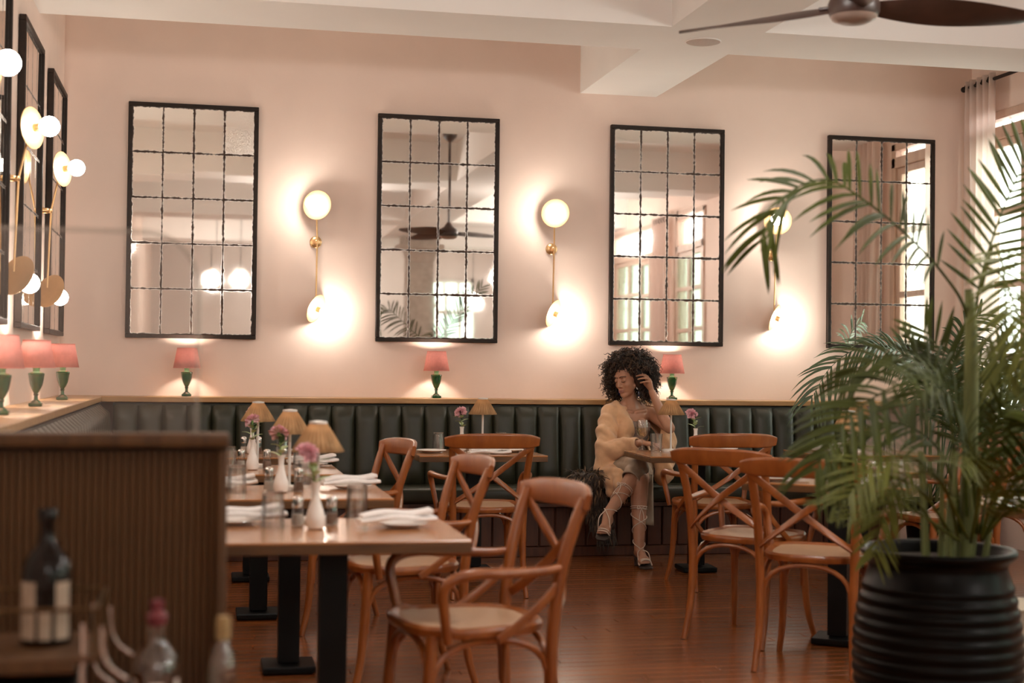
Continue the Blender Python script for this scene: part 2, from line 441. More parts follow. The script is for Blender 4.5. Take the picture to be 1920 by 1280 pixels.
# curtains on a rod beside the first window
def curtain(label, y0, y1, zt, zb, X=5.49, folds=5, seed=1, group=None):
    r = random.Random(seed); n = folds * 10; nz = 14; vs = []; fs = []
    for j in range(nz + 1):
        t = j / nz
        for i in range(n + 1):
            u = i / n; am = 0.028 + 0.012 * t
            vs.append((X + am * sin(u * folds * 2 * pi + 0.6 * sin(3 * t + seed)) + 0.006 * sin(17 * u + 4 * t), y1 + (y0 - y1) * u + 0.01 * sin(9 * t + 5 * u), zt + (zb - zt) * t))
    for j in range(nz):
        for i in range(n): fs.append((j * (n + 1) + i, j * (n + 1) + i + 1, (j + 1) * (n + 1) + i + 1, (j + 1) * (n + 1) + i))
    t = thing('sheer_curtain', label, 'curtain', (0, 0, 0), group=group)
    c = MB().add(vs, fs).build('curtain_panel', M['curtain'], t, 1.2)
    sol = c.modifiers.new('thickness', 'SOLIDIFY'); sol.thickness = 0.003
    for k in range(folds):
        yk = y1 + (y0 - y1) * (k + 0.5) / folds
        MB().tube([(X + 0.026 * cos(a), yk + 0.004 * (k % 2), zt - 0.045 + 0.026 * sin(a)) for a in [2 * pi * q / 14 for q in range(14)]], 0.006, 6, closed=True).build('eyelet', M['frame'], c)
    return t
rod = thing('curtain_rod', 'dark metal curtain rod above the window by the right corner', 'curtain rod', (5.49, -0.08, 3.34))
MB().tube([(0, 0, 0), (0, -1.78, 0)], 0.013, 10).build('rod', M['frame'], rod)
MB().ball((0, 0.0, 0), 0.022).build('finial', M['frame'], rod); MB().ball((0, -1.79, 0), 0.022).build('finial', M['frame'], rod)
for yb in (-0.06, -1.70): MB().tube([(0, yb, 0), (0.11, yb, 0)], 0.009, 8).build('bracket', M['frame'], rod)
curtain('sheer white eyelet curtain in the corner beside the last mirror', -0.50, -0.10, 3.385, 0.03, folds=5, seed=1, group='sheer curtains')
curtain('sheer white eyelet curtain on the camera side of the corner window', -1.76, -1.36, 3.385, 0.03, folds=5, seed=2, group='sheer curtains')
for k, (a, b) in enumerate(((-2.95, -2.5), (-4.9, -4.45), (-7.6, -7.1), (-10.4, -9.85))):
    curtain(['pale curtain beside the second right wall window', 'pale curtain before the third right wall window', 'pale curtain between the third and fourth right wall windows', 'pale curtain past the fourth right wall window'][k], a, b, 3.14, 0.03, folds=5, seed=3 + k, group='sheer curtains')

# columns and three globes seen in the mirrors; other pendants added for light
for k, (x, y) in enumerate(((3.05, -11.2), (1.75, -12.4))):
    t = thing('stone_column', ['grey square column with flared capital behind the diners, nearer one', 'grey square column with flared capital behind the diners, farther one'][k], 'column', (x, y, 0))
    t['kind'] = 'structure'
    MB().box((0, 0, 1.4), (0.42, 0.42, 2.8), bev=0.01).build('shaft', M['column'], t, 0.0)
    MB().box((0, 0, 0.1), (0.52, 0.52, 0.2), bev=0.02).build('plinth', M['column'], t, 0.0)
    MB().lathe([(.30, 0), (.31, .05), (.34, .12), (.42, .18), (.42, .24), (.40, .26)], 4, (0, 0, 2.8), Matrix.Rotation(pi / 4, 3, 'Z')).build('capital', M['column'], t, 0.0)
    MB().box((0, 0, 3.12), (0.46, 0.46, 0.12)).build('abacus', M['column'], t, 0.0)
def pendant(x, y, z, label):
    t = thing('globe_pendant', label, 'pendant lamp', (x, y, z), group='globe pendants')
    MB().ball((0, 0, 0), 0.11, 16, 10).build('globe', M['globe'] if y > -9 else M['globe_dim'], t)
    MB().lathe([(.03, .105), (.035, .13), (.02, .16), (.006, .17)], 12).build('cap', M['brass'], t)
    MB().tube([(0, 0, .16), (0, 0, ZC - z)], 0.005, 6).build('cord', M['black'], t)
PEND = [(1.12, -5.7, 2.85), (3.75, -5.7, 2.85), (0.1, -11.6, 2.5), (0.5, -11.6, 2.5), (0.9, -11.6, 2.5), (4.3, -11.4, 2.6), (1.5, -14.0, 2.5), (2.4, -14.0, 2.2), (4.4, -14, 2.4), (4.5, -8.5, 2.8)]  # first two and last: bright globes added only to light the ceiling
PLAB = ['bright globe pendant over the front left tables, above the picture', 'bright globe pendant over the palm side of the aisle, above the picture',
        'globe pendant nearest the left wall in the row of three, seen in the mirrors', 'globe pendant in the middle of the row of three, seen in the mirrors', 'globe pendant at the aisle end of the row of three, seen in the mirrors',
        'globe pendant by the right wall windows, level with the row of three', 'globe pendant before the rear wall, left of the low one', 'lowest globe pendant, hanging before the rear wall',
        'globe pendant before the rear wall window', 'globe pendant by the fourth right wall window']
for k, (x, y, z) in enumerate(PEND):
    pendant(x, y, z, PLAB[k])

# ------------------------------------------------------------------ banquette and ledge
LZ = 1.022     # ledge top
BD = 0.29
lb = MB().box(((XL + 5.38) / 2, -BD / 2, LZ - 0.018), (5.38 - XL, BD, 0.036), bev=0.004)
tag(lb.build('wooden_ledge', M['honey'], None, 0.0), 'long honey oak ledge along the pink back wall above the banquette', 'ledge')
l2 = MB().box((XL + BD / 2, (-BD + -6.6) / 2, LZ - 0.018), (BD, 6.6 - BD - 0.002, 0.036), bev=0.004)
tag(l2.build('wooden_ledge', M['honey'], None, 0.0), 'honey oak ledge along the left wall carrying three pink lamps', 'ledge')

def channel_mesh(w, H, name, bulge=0.030):
    """upright padded channel: local X width, front towards -Y, Z from 0 to H, leaning back"""
    nx, nz = 8, 10; vs = []; fs = []
    for j in range(nz + 1):
        t = j / nz
        for i in range(nx + 1):
            u = i / nx * 2 - 1
            e = sqrt(max(0.0, 1 - u ** 6)) if abs(u) < 1 else 0
            round_t = sqrt(max(0, 1 - max(0, (t - 0.86) / 0.14) ** 2)) * sqrt(max(0, 1 - max(0, (0.04 - t) / 0.04) ** 2))
            yy = -(bulge * (1 - u * u * 0.55) * (0.25 + 0.75 * e) * round_t) - 0.05 * (1 - t)
            if i in (0, nx): yy = -0.05 * (1 - t) + 0.012
            if j == nz: yy = 0.03
            vs.append((u * w / 2, yy, t * H))
    a = len(vs)
    for j in range(nz):
        for i in range(nx): fs.append((j * (nx + 1) + i, j * (nx + 1) + i + 1, (j + 1) * (nx + 1) + i + 1, (j + 1) * (nx + 1) + i))
    return MB().add(vs, fs).mesh(name, 1.2)
PITCH = 0.1545
bq = thing('banquette', 'dark green channel-tufted banquette along the pink back wall', 'banquette', (0, 0, 0))
x0, x1 = XL + 0.36, 4.62
MB().box(((x0 + x1) / 2, -0.155, 0.50), (x1 - x0, 0.27, 0.96)).build('back_frame', M['green_dark'], bq, 0.0)
me = channel_mesh(PITCH - 0.002, 0.52, 'channel')
n = int((x1 - x0) / PITCH)
for i in range(n):
    put('channel', me, M['green'], bq, (x0 + PITCH * (i + .5), -0.315, 0.455))
MB().box(((x0 + x1) / 2, -0.52, 0.405), (x1 - x0, 0.40, 0.10), bev=0.028, seg=3).build('seat_cushion', M['green'], bq, 0.8)
MB().box(((x0 + x1) / 2, -0.47, 0.345), (x1 - x0, 0.44, 0.03)).build('seat_board', M['panel'], bq, 0.0)
MB().box(((x0 + x1) / 2, -0.44, 0.17), (x1 - x0, 0.34, 0.32)).build('base_box', M['panel'], bq, 0.0)
PB = 0.105; me = MB().box((0, 0, 0), (PB - 0.006, 0.02, 0.26), bev=0.006).mesh('panel', 0.0)
for i in range(int((x1 - x0) / PB)): put('panel', me, M['panel'], bq, (x0 + PB * (i + .5), -0.618, 0.195))
MB().box(((x0 + x1) / 2, -0.622, 0.032), (x1 - x0, 0.03, 0.064), bev=0.004).build('plinth', M['panel'], bq, 0.0)

bl = thing('banquette', 'green channel-tufted banquette along the left wall behind the partition', 'banquette', (0, 0, 0))
y0, y1 = -0.36, -6.62
MB().box((XL + 0.155, (y0 + y1) / 2, 0.50), (0.27, y0 - y1, 0.96)).build('back_frame', M['green_dark'], bl, 0.0)
me = channel_mesh(PITCH - 0.002, 0.52, 'channel')
for i in range(int((y0 - y1) / PITCH)):
    put('channel', me, M['green'], bl, (XL + 0.315, y0 - PITCH * (i + .5), 0.455), pi / 2)
MB().box((XL + 0.52, (-0.72 + y1) / 2, 0.405), (0.40, -0.72 - y1, 0.10), bev=0.028, seg=3).build('seat_cushion', M['green'], bl, 0.8)
MB().box((XL + 0.44, (-0.72 + y1) / 2, 0.17), (0.34, -0.72 - y1, 0.34)).build('base_box', M['panel'], bl, 0.0)

# ------------------------------------------------------------------ antique mirrors
def antique():
    m, nt, b = newmat('antique_mirror'); L = nt.links.new
    tc = nt.nodes.new('ShaderNodeTexCoord'); sep = nt.nodes.new('ShaderNodeSeparateXYZ'); L(tc.outputs['Generated'], sep.inputs[0])
    geo = nt.nodes.new('ShaderNodeNewGeometry')
    def math_(op, a, b_=None, c=None):
        n = nt.nodes.new('ShaderNodeMath'); n.operation = op
        for i, q in enumerate((a, b_, c)):
            if q is None: continue
            if isinstance(q, (int, float)): n.inputs[i].default_value = q
            else: L(q, n.inputs[i])
        return n.outputs[0]
    w, h = 0.205, 0.305
    dx = math_('MULTIPLY', math_('MINIMUM', sep.outputs[0], math_('SUBTRACT', 1.0, sep.outputs[0])), w)
    dz = math_('MULTIPLY', math_('MINIMUM', sep.outputs[2], math_('SUBTRACT', 1.0, sep.outputs[2])), h)
    d = math_('MINIMUM', dx, dz)
    nz = nt.nodes.new('ShaderNodeTexNoise'); nz.inputs['Scale'].default_value = 38; nz.inputs['Detail'].default_value = 5; L(geo.outputs['Position'], nz.inputs['Vector'])
    n2 = nt.nodes.new('ShaderNodeTexNoise'); n2.inputs['Scale'].default_value = 9; n2.inputs['Detail'].default_value = 3; L(geo.outputs['Position'], n2.inputs['Vector'])
    wob = math_('ADD', math_('MULTIPLY', math_('SUBTRACT', nz.outputs[0], 0.5), 0.022), math_('MULTIPLY', math_('SUBTRACT', n2.outputs[0], 0.5), 0.012))
    dd = math_('ADD', d, wob)
    mr = nt.nodes.new('ShaderNodeMapRange'); mr.interpolation_type = 'SMOOTHSTEP'
    mr.inputs['From Min'].default_value = 0.0025; mr.inputs['From Max'].default_value = 0.0095
    mr.inputs['To Min'].default_value = 1.0; mr.inputs['To Max'].default_value = 0.0; L(dd, mr.inputs[0])
    # speckled silvering on some panes
    oi = nt.nodes.new('ShaderNodeObjectInfo')
    sp = nt.nodes.new('ShaderNodeTexNoise'); sp.inputs['Scale'].default_value = 420; sp.inputs['Detail'].default_value = 4; L(geo.outputs['Position'], sp.inputs['Vector'])
    sel = math_('GREATER_THAN', oi.outputs['Random'], 0.92)
    spk = math_('MULTIPLY', math_('MULTIPLY', sel, 0.75), math_('GREATER_THAN', sp.outputs[0], 0.5))
    haze = math_('MULTIPLY_ADD', n2.outputs[0], 0.05, 0.0)
    cm = nt.nodes.new('ShaderNodeMix'); cm.data_type = 'RGBA'; cm.inputs[6].default_value = (0.95, 0.91, 0.86, 1); cm.inputs[7].default_value = (0.045, 0.022, 0.012, 1)
    L(mr.outputs[0], cm.inputs[0])
    L(cm.outputs[2], b.inputs['Base Color'])
    L(math_('SUBTRACT', 1.0, math_('MULTIPLY', mr.outputs[0], 0.9)), b.inputs['Metallic'])
    L(math_('ADD', math_('ADD', haze, math_('MULTIPLY', mr.outputs[0], 0.5)), math_('MULTIPLY', spk, 0.22)), b.inputs['Roughness'])
    return m
M['mirror'] = antique()
MW, MH, MD = 0.848, 1.56, 0.035
def pane_mesh(w, h):
    return MB().box((0, 0, 0), (w, 0.005, h), bev=0.0016).mesh('pane', 0.0)
PWm, PHm = (MW - 0.05) / 4, (MH - 0.05) / 5
pane_me = pane_mesh(PWm - 0.0006, PHm - 0.0006)
def mirror(label):
    """local X along the wall, back on Y=0, front towards -Y, Z from 0"""
    t = thing('antique_mirror', label, 'mirror', group='gridded antique wall mirrors')
    f = 0.027
    for nm, c, d in (('frame', (0, -MD / 2, f / 2), (MW, MD, f)), ('frame', (0, -MD / 2, MH - f / 2), (MW, MD, f)),
                     ('frame', (-MW / 2 + f / 2, -MD / 2, MH / 2), (f, MD, MH - 2 * f)), ('frame', (MW / 2 - f / 2, -MD / 2, MH / 2), (f, MD, MH - 2 * f))):
        MB().box(c, d, bev=0.003).build(nm, M['frame'], t, 0.0)
    MB().box((0, -0.006, MH / 2), (MW - 0.02, 0.010, MH - 0.02)).build('backing', M['frame'], t, 0.0)
    r = random.Random(label)
    for i in range(4):
        for j in range(5):
            p = put('pane', pane_me, M['mirror'], t, (-MW / 2 + 0.025 + PWm * (i + .5), -0.0165, 0.025 + PHm * (j + .5)))
            p.rotation_euler = (radians(r.gauss(0, 0.09)), 0, radians(r.gauss(0, 0.12)))
    return t
m0 = mirror('gridded antique mirror on the back wall nearest the left corner')
names = ['gridded antique mirror on the back wall nearest the left corner', 'gridded antique mirror on the back wall reflecting a grey column', 'gridded antique mirror directly above the seated woman', 'gridded antique mirror behind the palm fronds near the curtain']
for i in range(4):
    o = m0 if i == 0 else dup(m0, label=names[i])
    o.location = (-0.5208 + 0.4242 + i * 1.6527, -0.004, 1.4034)
for i, yc in enumerate((-0.59, -1.93, -3.27)):
    o = dup(m0, label=['gridded antique mirror on the left wall next to the corner', 'gridded antique mirror on the left wall, middle of three', 'gridded antique mirror on the left wall cut by the picture edge'][i])
    o.location = (XL + 0.004, yc, 1.4034); o.rotation_euler = (0, 0, pi / 2)

# ------------------------------------------------------------------ sconces
def sconce(label):
    """local: wall plane Y=0, out towards -Y, Z absolute"""
    t = thing('wall_sconce', label, 'wall lamp', group='two-bulb brass wall sconces')
    zp, zu, zl = 2.07, 2.31, 1.615
    MB().lathe([(.040, 0), (.040, .014), (.034, .020), (.018, .022), (.016, .05), (.012, .055)], 24, (0, 0, zp), axis_mat((0, -1, 0))).build('wall_plate', M['brass'], t)
    MB().ball((0, -0.062, zp), 0.014, 10, 8).build('joint', M['brass'], t)
    MB().tube([(-.005, -.112, zu - .02), (.006, -.066, zp), (.004, -.052, zl + .02)], 0.0055, 8).build('stem', M['brass'], t)
    for (c, ax, rot) in (((-0.005, -.130, zu), (-.42, -.90, .05), 0), ((.008, -.070, zl), (.74, -.56, -.36), 1)):
        A = axis_mat(ax); c = Vector(c); a = Vector(ax).normalized()
        d = MB().lathe([(.001, .006), (.030, .005), (.085, .0), (.099, -.004), (.100, -.007), (.085, -.005), (.03, -.0), (.001, .001)], 36, c, A).build('disc', M['brass_disc'], t)
        MB().lathe([(.018, .004), (.018, .034), (.014, .04)], 16, c, A).build('socket', M['brass'], d)
        MB().ball(c + a * 0.083, 0.047, 18, 12).build('bulb', M['bulb'], d)
    return t
s0 = sconce('brass two-bulb sconce between the first and second back wall mirrors')
nm = ['brass two-bulb sconce between the first and second back wall mirrors', 'brass two-bulb sconce left of the mirror above the woman', 'brass two-bulb sconce partly behind the palm fronds']
for i in range(3):
    o = s0 if i == 0 else dup(s0, label=nm[i])
    o.location = (0.72 + i * 1.645, 0, 0)
for i, yc in enumerate((-1.33, -2.78, -4.23)):
    o = dup(s0, label=['brass two-bulb sconce on the left wall nearest the corner', 'brass two-bulb sconce on the left wall second from the corner', 'brass two-bulb sconce at the left picture edge'][i])
    o.location = (XL, yc, 0.02); o.rotation_euler = (0, 0, pi / 2)

# ------------------------------------------------------------------ pink lamps on the ledge
def pink_lamp(label):
    t = thing('urn_lamp', label, 'lamp', group='pink lamps on the ledge')
    MB().box((0, 0, .008), (.062, .062, .016), bev=.003).lathe([(.026, .016), (.022, .022), (.010, .032), (.009, .05), (.014, .056), (.010, .062)], 20).build('foot', M['urn'], t)
    MB().lathe([(.010, .062), (.018, .075), (.028, .10), (.033, .125), (.036, .148), (.039, .152), (.037, .158), (.030, .160)], 20, rfun=lambda a, i: 1 + (0.03 * cos(10 * a) if 1 < i < 5 else 0)).build('urn_body', M['urn'], t)
    MB().lathe([(.030, .160), (.016, .166), (.015, .178), (.022, .188), (.015, .196), (.024, .206), (.010, .214)], 20).build('collar', M['urn_lt'], t)
    MB().tube([(0, 0, .21), (0, 0, .235)], .008, 10).build('socket', M['brass'], t)
    MB().lathe([(.088, .185), (.064, .316)], 28, open_=True).build('shade', M['shade'], t).modifiers.new('thickness', 'SOLIDIFY').thickness = 0.0015
    rim = MB()
    for r, z in ((.0885, .185), (.0645, .316)):
        rim.tube([(r * cos(q * pi / 14), r * sin(q * pi / 14), z) for q in range(28)], .0016, 5, closed=True)
    rim.build('shade_rim', M['shade'], t)
    MB().ball((0, 0, .284), (.016, .016, .024), 12, 8).build('bulb', M['bulb_s'], t)
    return t
p0 = pink_lamp('pink-shaded green urn lamp on the back ledge below the first mirror')
LB = [(-0.118, -.15, 0), (1.537, -.15, 0), (3.214, -.15, 0)]
nm = ['pink-shaded green urn lamp on the back ledge below the first mirror', 'pink-shaded green urn lamp on the back ledge below the second mirror', 'pink-shaded green urn lamp beside the woman\'s head']
for i, (x, y, r) in enumerate(LB):
    o = p0 if i == 0 else dup(p0, label=nm[i])
    o.location = (x, y, LZ + .0008)
for i, y in enumerate((-1.31, -2.62, -3.82)):
    o = dup(p0, label=['pink-shaded green urn lamp on the left ledge nearest the corner', 'pink-shaded green urn lamp on the left ledge, middle one', 'pink-shaded green urn lamp at the left picture edge'][i])
    o.location = (-0.79, y, LZ + .0008)
# ------------------------------------------------------------------ chairs
def arc_pts(p0, p1, h, n=14, sq=0.45):
    """arched hoop from p0 to p1 rising by h"""
    p0, p1 = Vector(p0), Vector(p1); o = []
    for i in range(n + 1):
        a = pi * i / n; x = (1 - cos(a)) / 2; z = abs(sin(a)) ** sq
        o.append(p0.lerp(p1, x) + Vector((0, 0, h * z)))
    return o
def cane_mat():
    m, nt, b = newmat('woven_cane'); L = nt.links.new
    tc = nt.nodes.new('ShaderNodeTexCoord'); mp = nt.nodes.new('ShaderNodeMapping'); mp.inputs['Rotation'].default_value = (0, 0, radians(45)); mp.inputs['Scale'].default_value = (70, 70, 70)
    ck = nt.nodes.new('ShaderNodeTexBrick'); ck.inputs['Scale'].default_value = 1.0
    ck.inputs['Color1'].default_value = (0.80, 0.54, 0.34, 1); ck.inputs['Color2'].default_value = (0.70, 0.45, 0.27, 1); ck.inputs['Mortar'].default_value = (0.30, 0.16, 0.085, 1)
    ck.inputs['Mortar Size'].default_value = 0.06
    L(tc.outputs['Object'], mp.inputs[0]); L(mp.outputs[0], ck.inputs['Vector']); L(ck.outputs[0], b.inputs['Base Color'])
    bp = nt.nodes.new('ShaderNodeBump'); bp.inputs['Strength'].default_value = 0.4; bp.inputs['Distance'].default_value = 0.003
    L(ck.outputs['Fac'], bp.inputs['Height']); bp.invert = True; L(bp.outputs[0], b.inputs['Normal'])
    b.inputs['Roughness'].default_value = 0.42
    return m
M['cane'] = cane_mat()
def seat_outline(s, n=44):
    o = []
    for i in range(n):
        a = 2 * pi * i / n
        x = abs(cos(a)) ** 0.62 * (1 if cos(a) > 0 else -1); y = abs(sin(a)) ** 0.62 * (1 if sin(a) > 0 else -1)
        o.append((x * (0.212 + 0.022 * y) * s, y * 0.215 * s))
    return o
def make_chair(label):
    t = thing('cross_back_chair', label, 'chair', group='bentwood cross-back armchairs')
    W = M['chair']
    # seat rim with woven top
    prof = [(0.80, .452), (1.0, .452), (1.02, .462), (1.02, .474), (0.985, .483), (0.90, .478), (0.84, .470)]
    vs = []; fs = []; n = 44
    for s_, z in prof: vs += [(x, y, z + (0.006 if y > .1 else 0)) for x, y in seat_outline(s_)]
    k = len(prof)
    for i in range(k - 1):
        for j in range(n): fs.append((i * n + j, i * n + (j + 1) % n, (i + 1) * n + (j + 1) % n, (i + 1) * n + j))
    for j in range(n): fs.append(((k - 1) * n + j, (k - 1) * n + (j + 1) % n, (j + 1) % n, j))
    seat = MB().add(vs, fs).build('seat', W, t)
    vs = []; fs = []
    for s_, z in ((0.86, .476), (0.5, .474), (0.02, .472)): vs += [(x, y, z + (0.004 if y > .1 else 0)) for x, y in seat_outline(s_)]
    for i in range(2):
        for j in range(n): fs.append((i * n + j, i * n + (j + 1) % n, (i + 1) * n + (j + 1) % n, (i + 1) * n + j))
    fs.append(tuple(2 * n + j for j in range(n)))
    MB().add(vs, fs).build('woven_cane', M['cane'], seat)
    for s in (-1, 1):
        MB().tube(cat_rom([(s * .180, .165, .462), (s * .184, .178, .30), (s * .192, .195, .13), (s * .212, .228, 0)], 5), [.019, .018, .016, .013], 10).build('leg', W, t)
        MB().tube(cat_rom([(s * .20, -.262, 0), (s * .192, -.222, .14), (s * .190, -.205, .30), (s * .194, -.205, .46), (s * .202, -.228, .64), (s * .212, -.268, .78), (s * .218, -.292, .845)], 5),
                  [.013, .016, .018, .019, .019, .018, .015], 10).build('back_post', W, t)
    # top rail, wide flat bentwood bowed backwards
    pts = []
    for i in range(21):
        u = i / 20 * 2 - 1
        pts.append((u * .255, -.285 - .055 * (1 - u * u), .838 + .006 * (1 - u * u)))
    MB().sweep(pts, lambda tt: rrect(.024 - .006 * abs(2 * tt - 1), .082 * (1 - 0.42 * abs(2 * tt - 1) ** 5), .45, 3), up=(0, -0.18, 1)).build('top_rail', W, t)
    for s in (-1, 1):
        p = [(s * .222, -.292, .815), (s * .15, -.298, .765), (s * .0, -.300 - .008 * s, .655), (-s * .12, -.262 - .004 * s, .565), (-s * .185, -.220, .515)]
        MB().sweep(cat_rom(p, 6), rrect(.011, .030, .3, 2), up=lambda tt, s=s: (s * .55, 0, .8)).build('cross_strap', W, t)
        a = [(s * .205, -.232, .646), (s * .228, -.16, .639), (s * .262, -.03, .642), (s * .272, .075, .645), (s * .266, .135, .630), (s * .255, .160, .595), (s * .240, .150, .52), (s * .226, .135, .445)]
        MB().tube(cat_rom(a, 6), [.011, .014, .016, .017, .0165, .0155, .015, .013], 10).build('armrest', W, t)
        b = [(s * .204, -.222, .60), (s * .212, -.17, .55), (s * .222, -.09, .49), (s * .226, -.02, .445)]
        MB().sweep(cat_rom(b, 5), rrect(.011, .026, .3, 2), up=(s * .2, .7, .7)).build('brace', W, t)
        MB().tube(arc_pts((s * .186, .172, .235), (s * .186, -.196, .235), .205), .0105, 8).build('hoop_stretcher', W, t)
    MB().tube(arc_pts((-.178, .176, .235), (.178, .176, .235), .205), .0105, 8).build('hoop_stretcher', W, t)
    MB().tube(arc_pts((-.182, -.200, .225), (.182, -.200, .225), .215), .0105, 8).build('hoop_stretcher', W, t)
    return t
c0 = make_chair('x')
CH = [(0.78, -5.53, 100, 'nearest cross-back chair, side-on at the front left table'),
      (0.75, -4.25, 97, 'cross-back chair just behind the nearest one, facing the left tables'),
      (0.63, -2.95, 101, 'farthest chair of the left row, its back against the green banquette'),
      (1.50, -2.02, 0, 'cross-back chair with its back to the camera at the middle table'),
      (2.88, -1.95, 0, 'cross-back chair drawn up to the seated woman\'s table'),
      (2.49, -3.51, -50, 'angled cross-back chair between the woman\'s table and the palm table'),
      (2.53, -4.16, -36, 'cross-back chair left of the black pot, back to the camera'),
      (4.50, -2.30, 135, 'cross-back chair by the window sill at the right edge'),
      (3.81, -2.86, 95, 'cross-back chair mostly hidden behind the large palm')]
for i, (x, y, a, lab) in enumerate(CH):
    o = c0 if i == 0 else dup(c0)
    o['label'] = lab; o.location = (x, y, 0); o.rotation_euler = (0, 0, radians(a))

# ------------------------------------------------------------------ tables
TZ = 0.72
def make_table(label, w=.76, d=.66):
    t = thing('dining_table', label, 'table', group='wood topped restaurant tables')
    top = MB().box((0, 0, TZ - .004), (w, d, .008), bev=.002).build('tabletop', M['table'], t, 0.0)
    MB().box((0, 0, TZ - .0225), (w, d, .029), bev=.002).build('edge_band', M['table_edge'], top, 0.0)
    MB().box((0, 0, .36), (.085, .085, .64)).build('column', M['black'], t, 0.0)
    MB().box((0, 0, TZ - .042), (.24, .24, .010)).build('top_plate', M['black'], t, 0.0)
    MB().box((0, 0, .0185), (.44, .44, .028), bev=.006).build('base_plate', M['black'], t, 0.0)
    return t
TB = {'TLa': (.40, -5.30, 0, 'nearest wood table, beside the fluted partition'),
      'TLb': (.345, -3.93, 0, 'second wood table of the left row'),
      'TLc': (.27, -2.66, 0, 'third wood table of the left row'),
      'TLd': (.27, -1.42, 0, 'farthest wood table of the left row'),
      'T2': (1.595, -1.27, 0, 'wood table in the middle of the back banquette'),
      'T3': (2.965, -1.395, -3, 'wood table where the woman sits'),
      'T5': (2.92, -3.50, -34, 'wood table behind the black pot'),
      'TK': (3.40, -2.62, -20, 'wood table hidden behind the palm fronds'),
      'TF': (4.08, -1.32, 0, 'corner wood table under the last mirror'),
      'TN': (3.36, -4.72, 12, 'wood table at the right picture edge')}
tb0 = make_table('x'); first = True
for k, (x, y, a, lab) in TB.items():
    o = tb0 if first else dup(tb0); first = False
    o['label'] = lab; o.location = (x, y, 0); o.rotation_euler = (0, 0, radians(a))
    for ch in o.children:                      # smaller foot plates where chairs are pushed in; one column stands off centre
        if ch.name.startswith('base_plate') and k in ('TLa', 'TLb', 'TLc', 'TK', 'T5'):
            f = .48
            ch.scale = (f, f, 1)
        if k == 'T5' and not ch.name.startswith('tabletop'): ch.location = (.05, -.235, 0)

# ------------------------------------------------------------------ table ware prototypes
def rattan_lamp():
    t = thing('rattan_table_lamp', 'x', 'lamp', group='rattan table lamps')
    MB().lathe([(.055, 0), (.055, .010), (.050, .016), (.010, .018), (.008, .022)], 28).build('base', M['white_metal'], t)
    MB().tube([(0, 0, .016), (0, 0, .30)], .0062, 12).build('stem', M['white_metal'], t)
    n = 56; vs = []; fs = []
    pr = [(.084, .232), (.066, .262), (.048, .292), (.028, .322)]
    for j in range(n):
        a = 2 * pi * j / n
        for r, z in pr: 
            rr_ = r * (1 + (.035 if j % 2 else -.035)); vs.append((rr_ * cos(a), rr_ * sin(a), z))
    m = len(pr)
    for j in range(n):
        k = (j + 1) % n
        for i in range(m - 1): fs.append((j * m + i, k * m + i, k * m + i + 1, j * m + i + 1))
    sh = MB().add(vs, fs).build('shade', M['rattan'], t, 0.3)
    sh.modifiers.new('thickness', 'SOLIDIFY').thickness = .0012
    MB().tube([(.0835 * cos(q * pi / 16), .0835 * sin(q * pi / 16), .232) for q in range(32)], .002, 5, closed=True).build('shade_rim', M['rattan'], sh)
    MB().lathe([(.030, .321), (.030, .328), (.004, .331)], 20).build('finial_cap', M['white_metal'], t)
    MB().lathe([(.022, .296), (.024, .306), (.010, .31)], 16).build('bulb', M['bulb_r'], t)
    return t
def bud_vase():
    t = thing('bud_vase', 'x', 'vase', group='white bud vases')
    pr = [(.020, 0), (.027, .004), (.031, .022), (.030, .040), (.022, .066), (.014, .092), (.011, .115), (.012, .135), (.015, .148), (.0125, .147), (.009, .130), (.008, .10)]
    MB().lathe(pr, 24).build('vase_body', M['ceramic'], t)
    return t
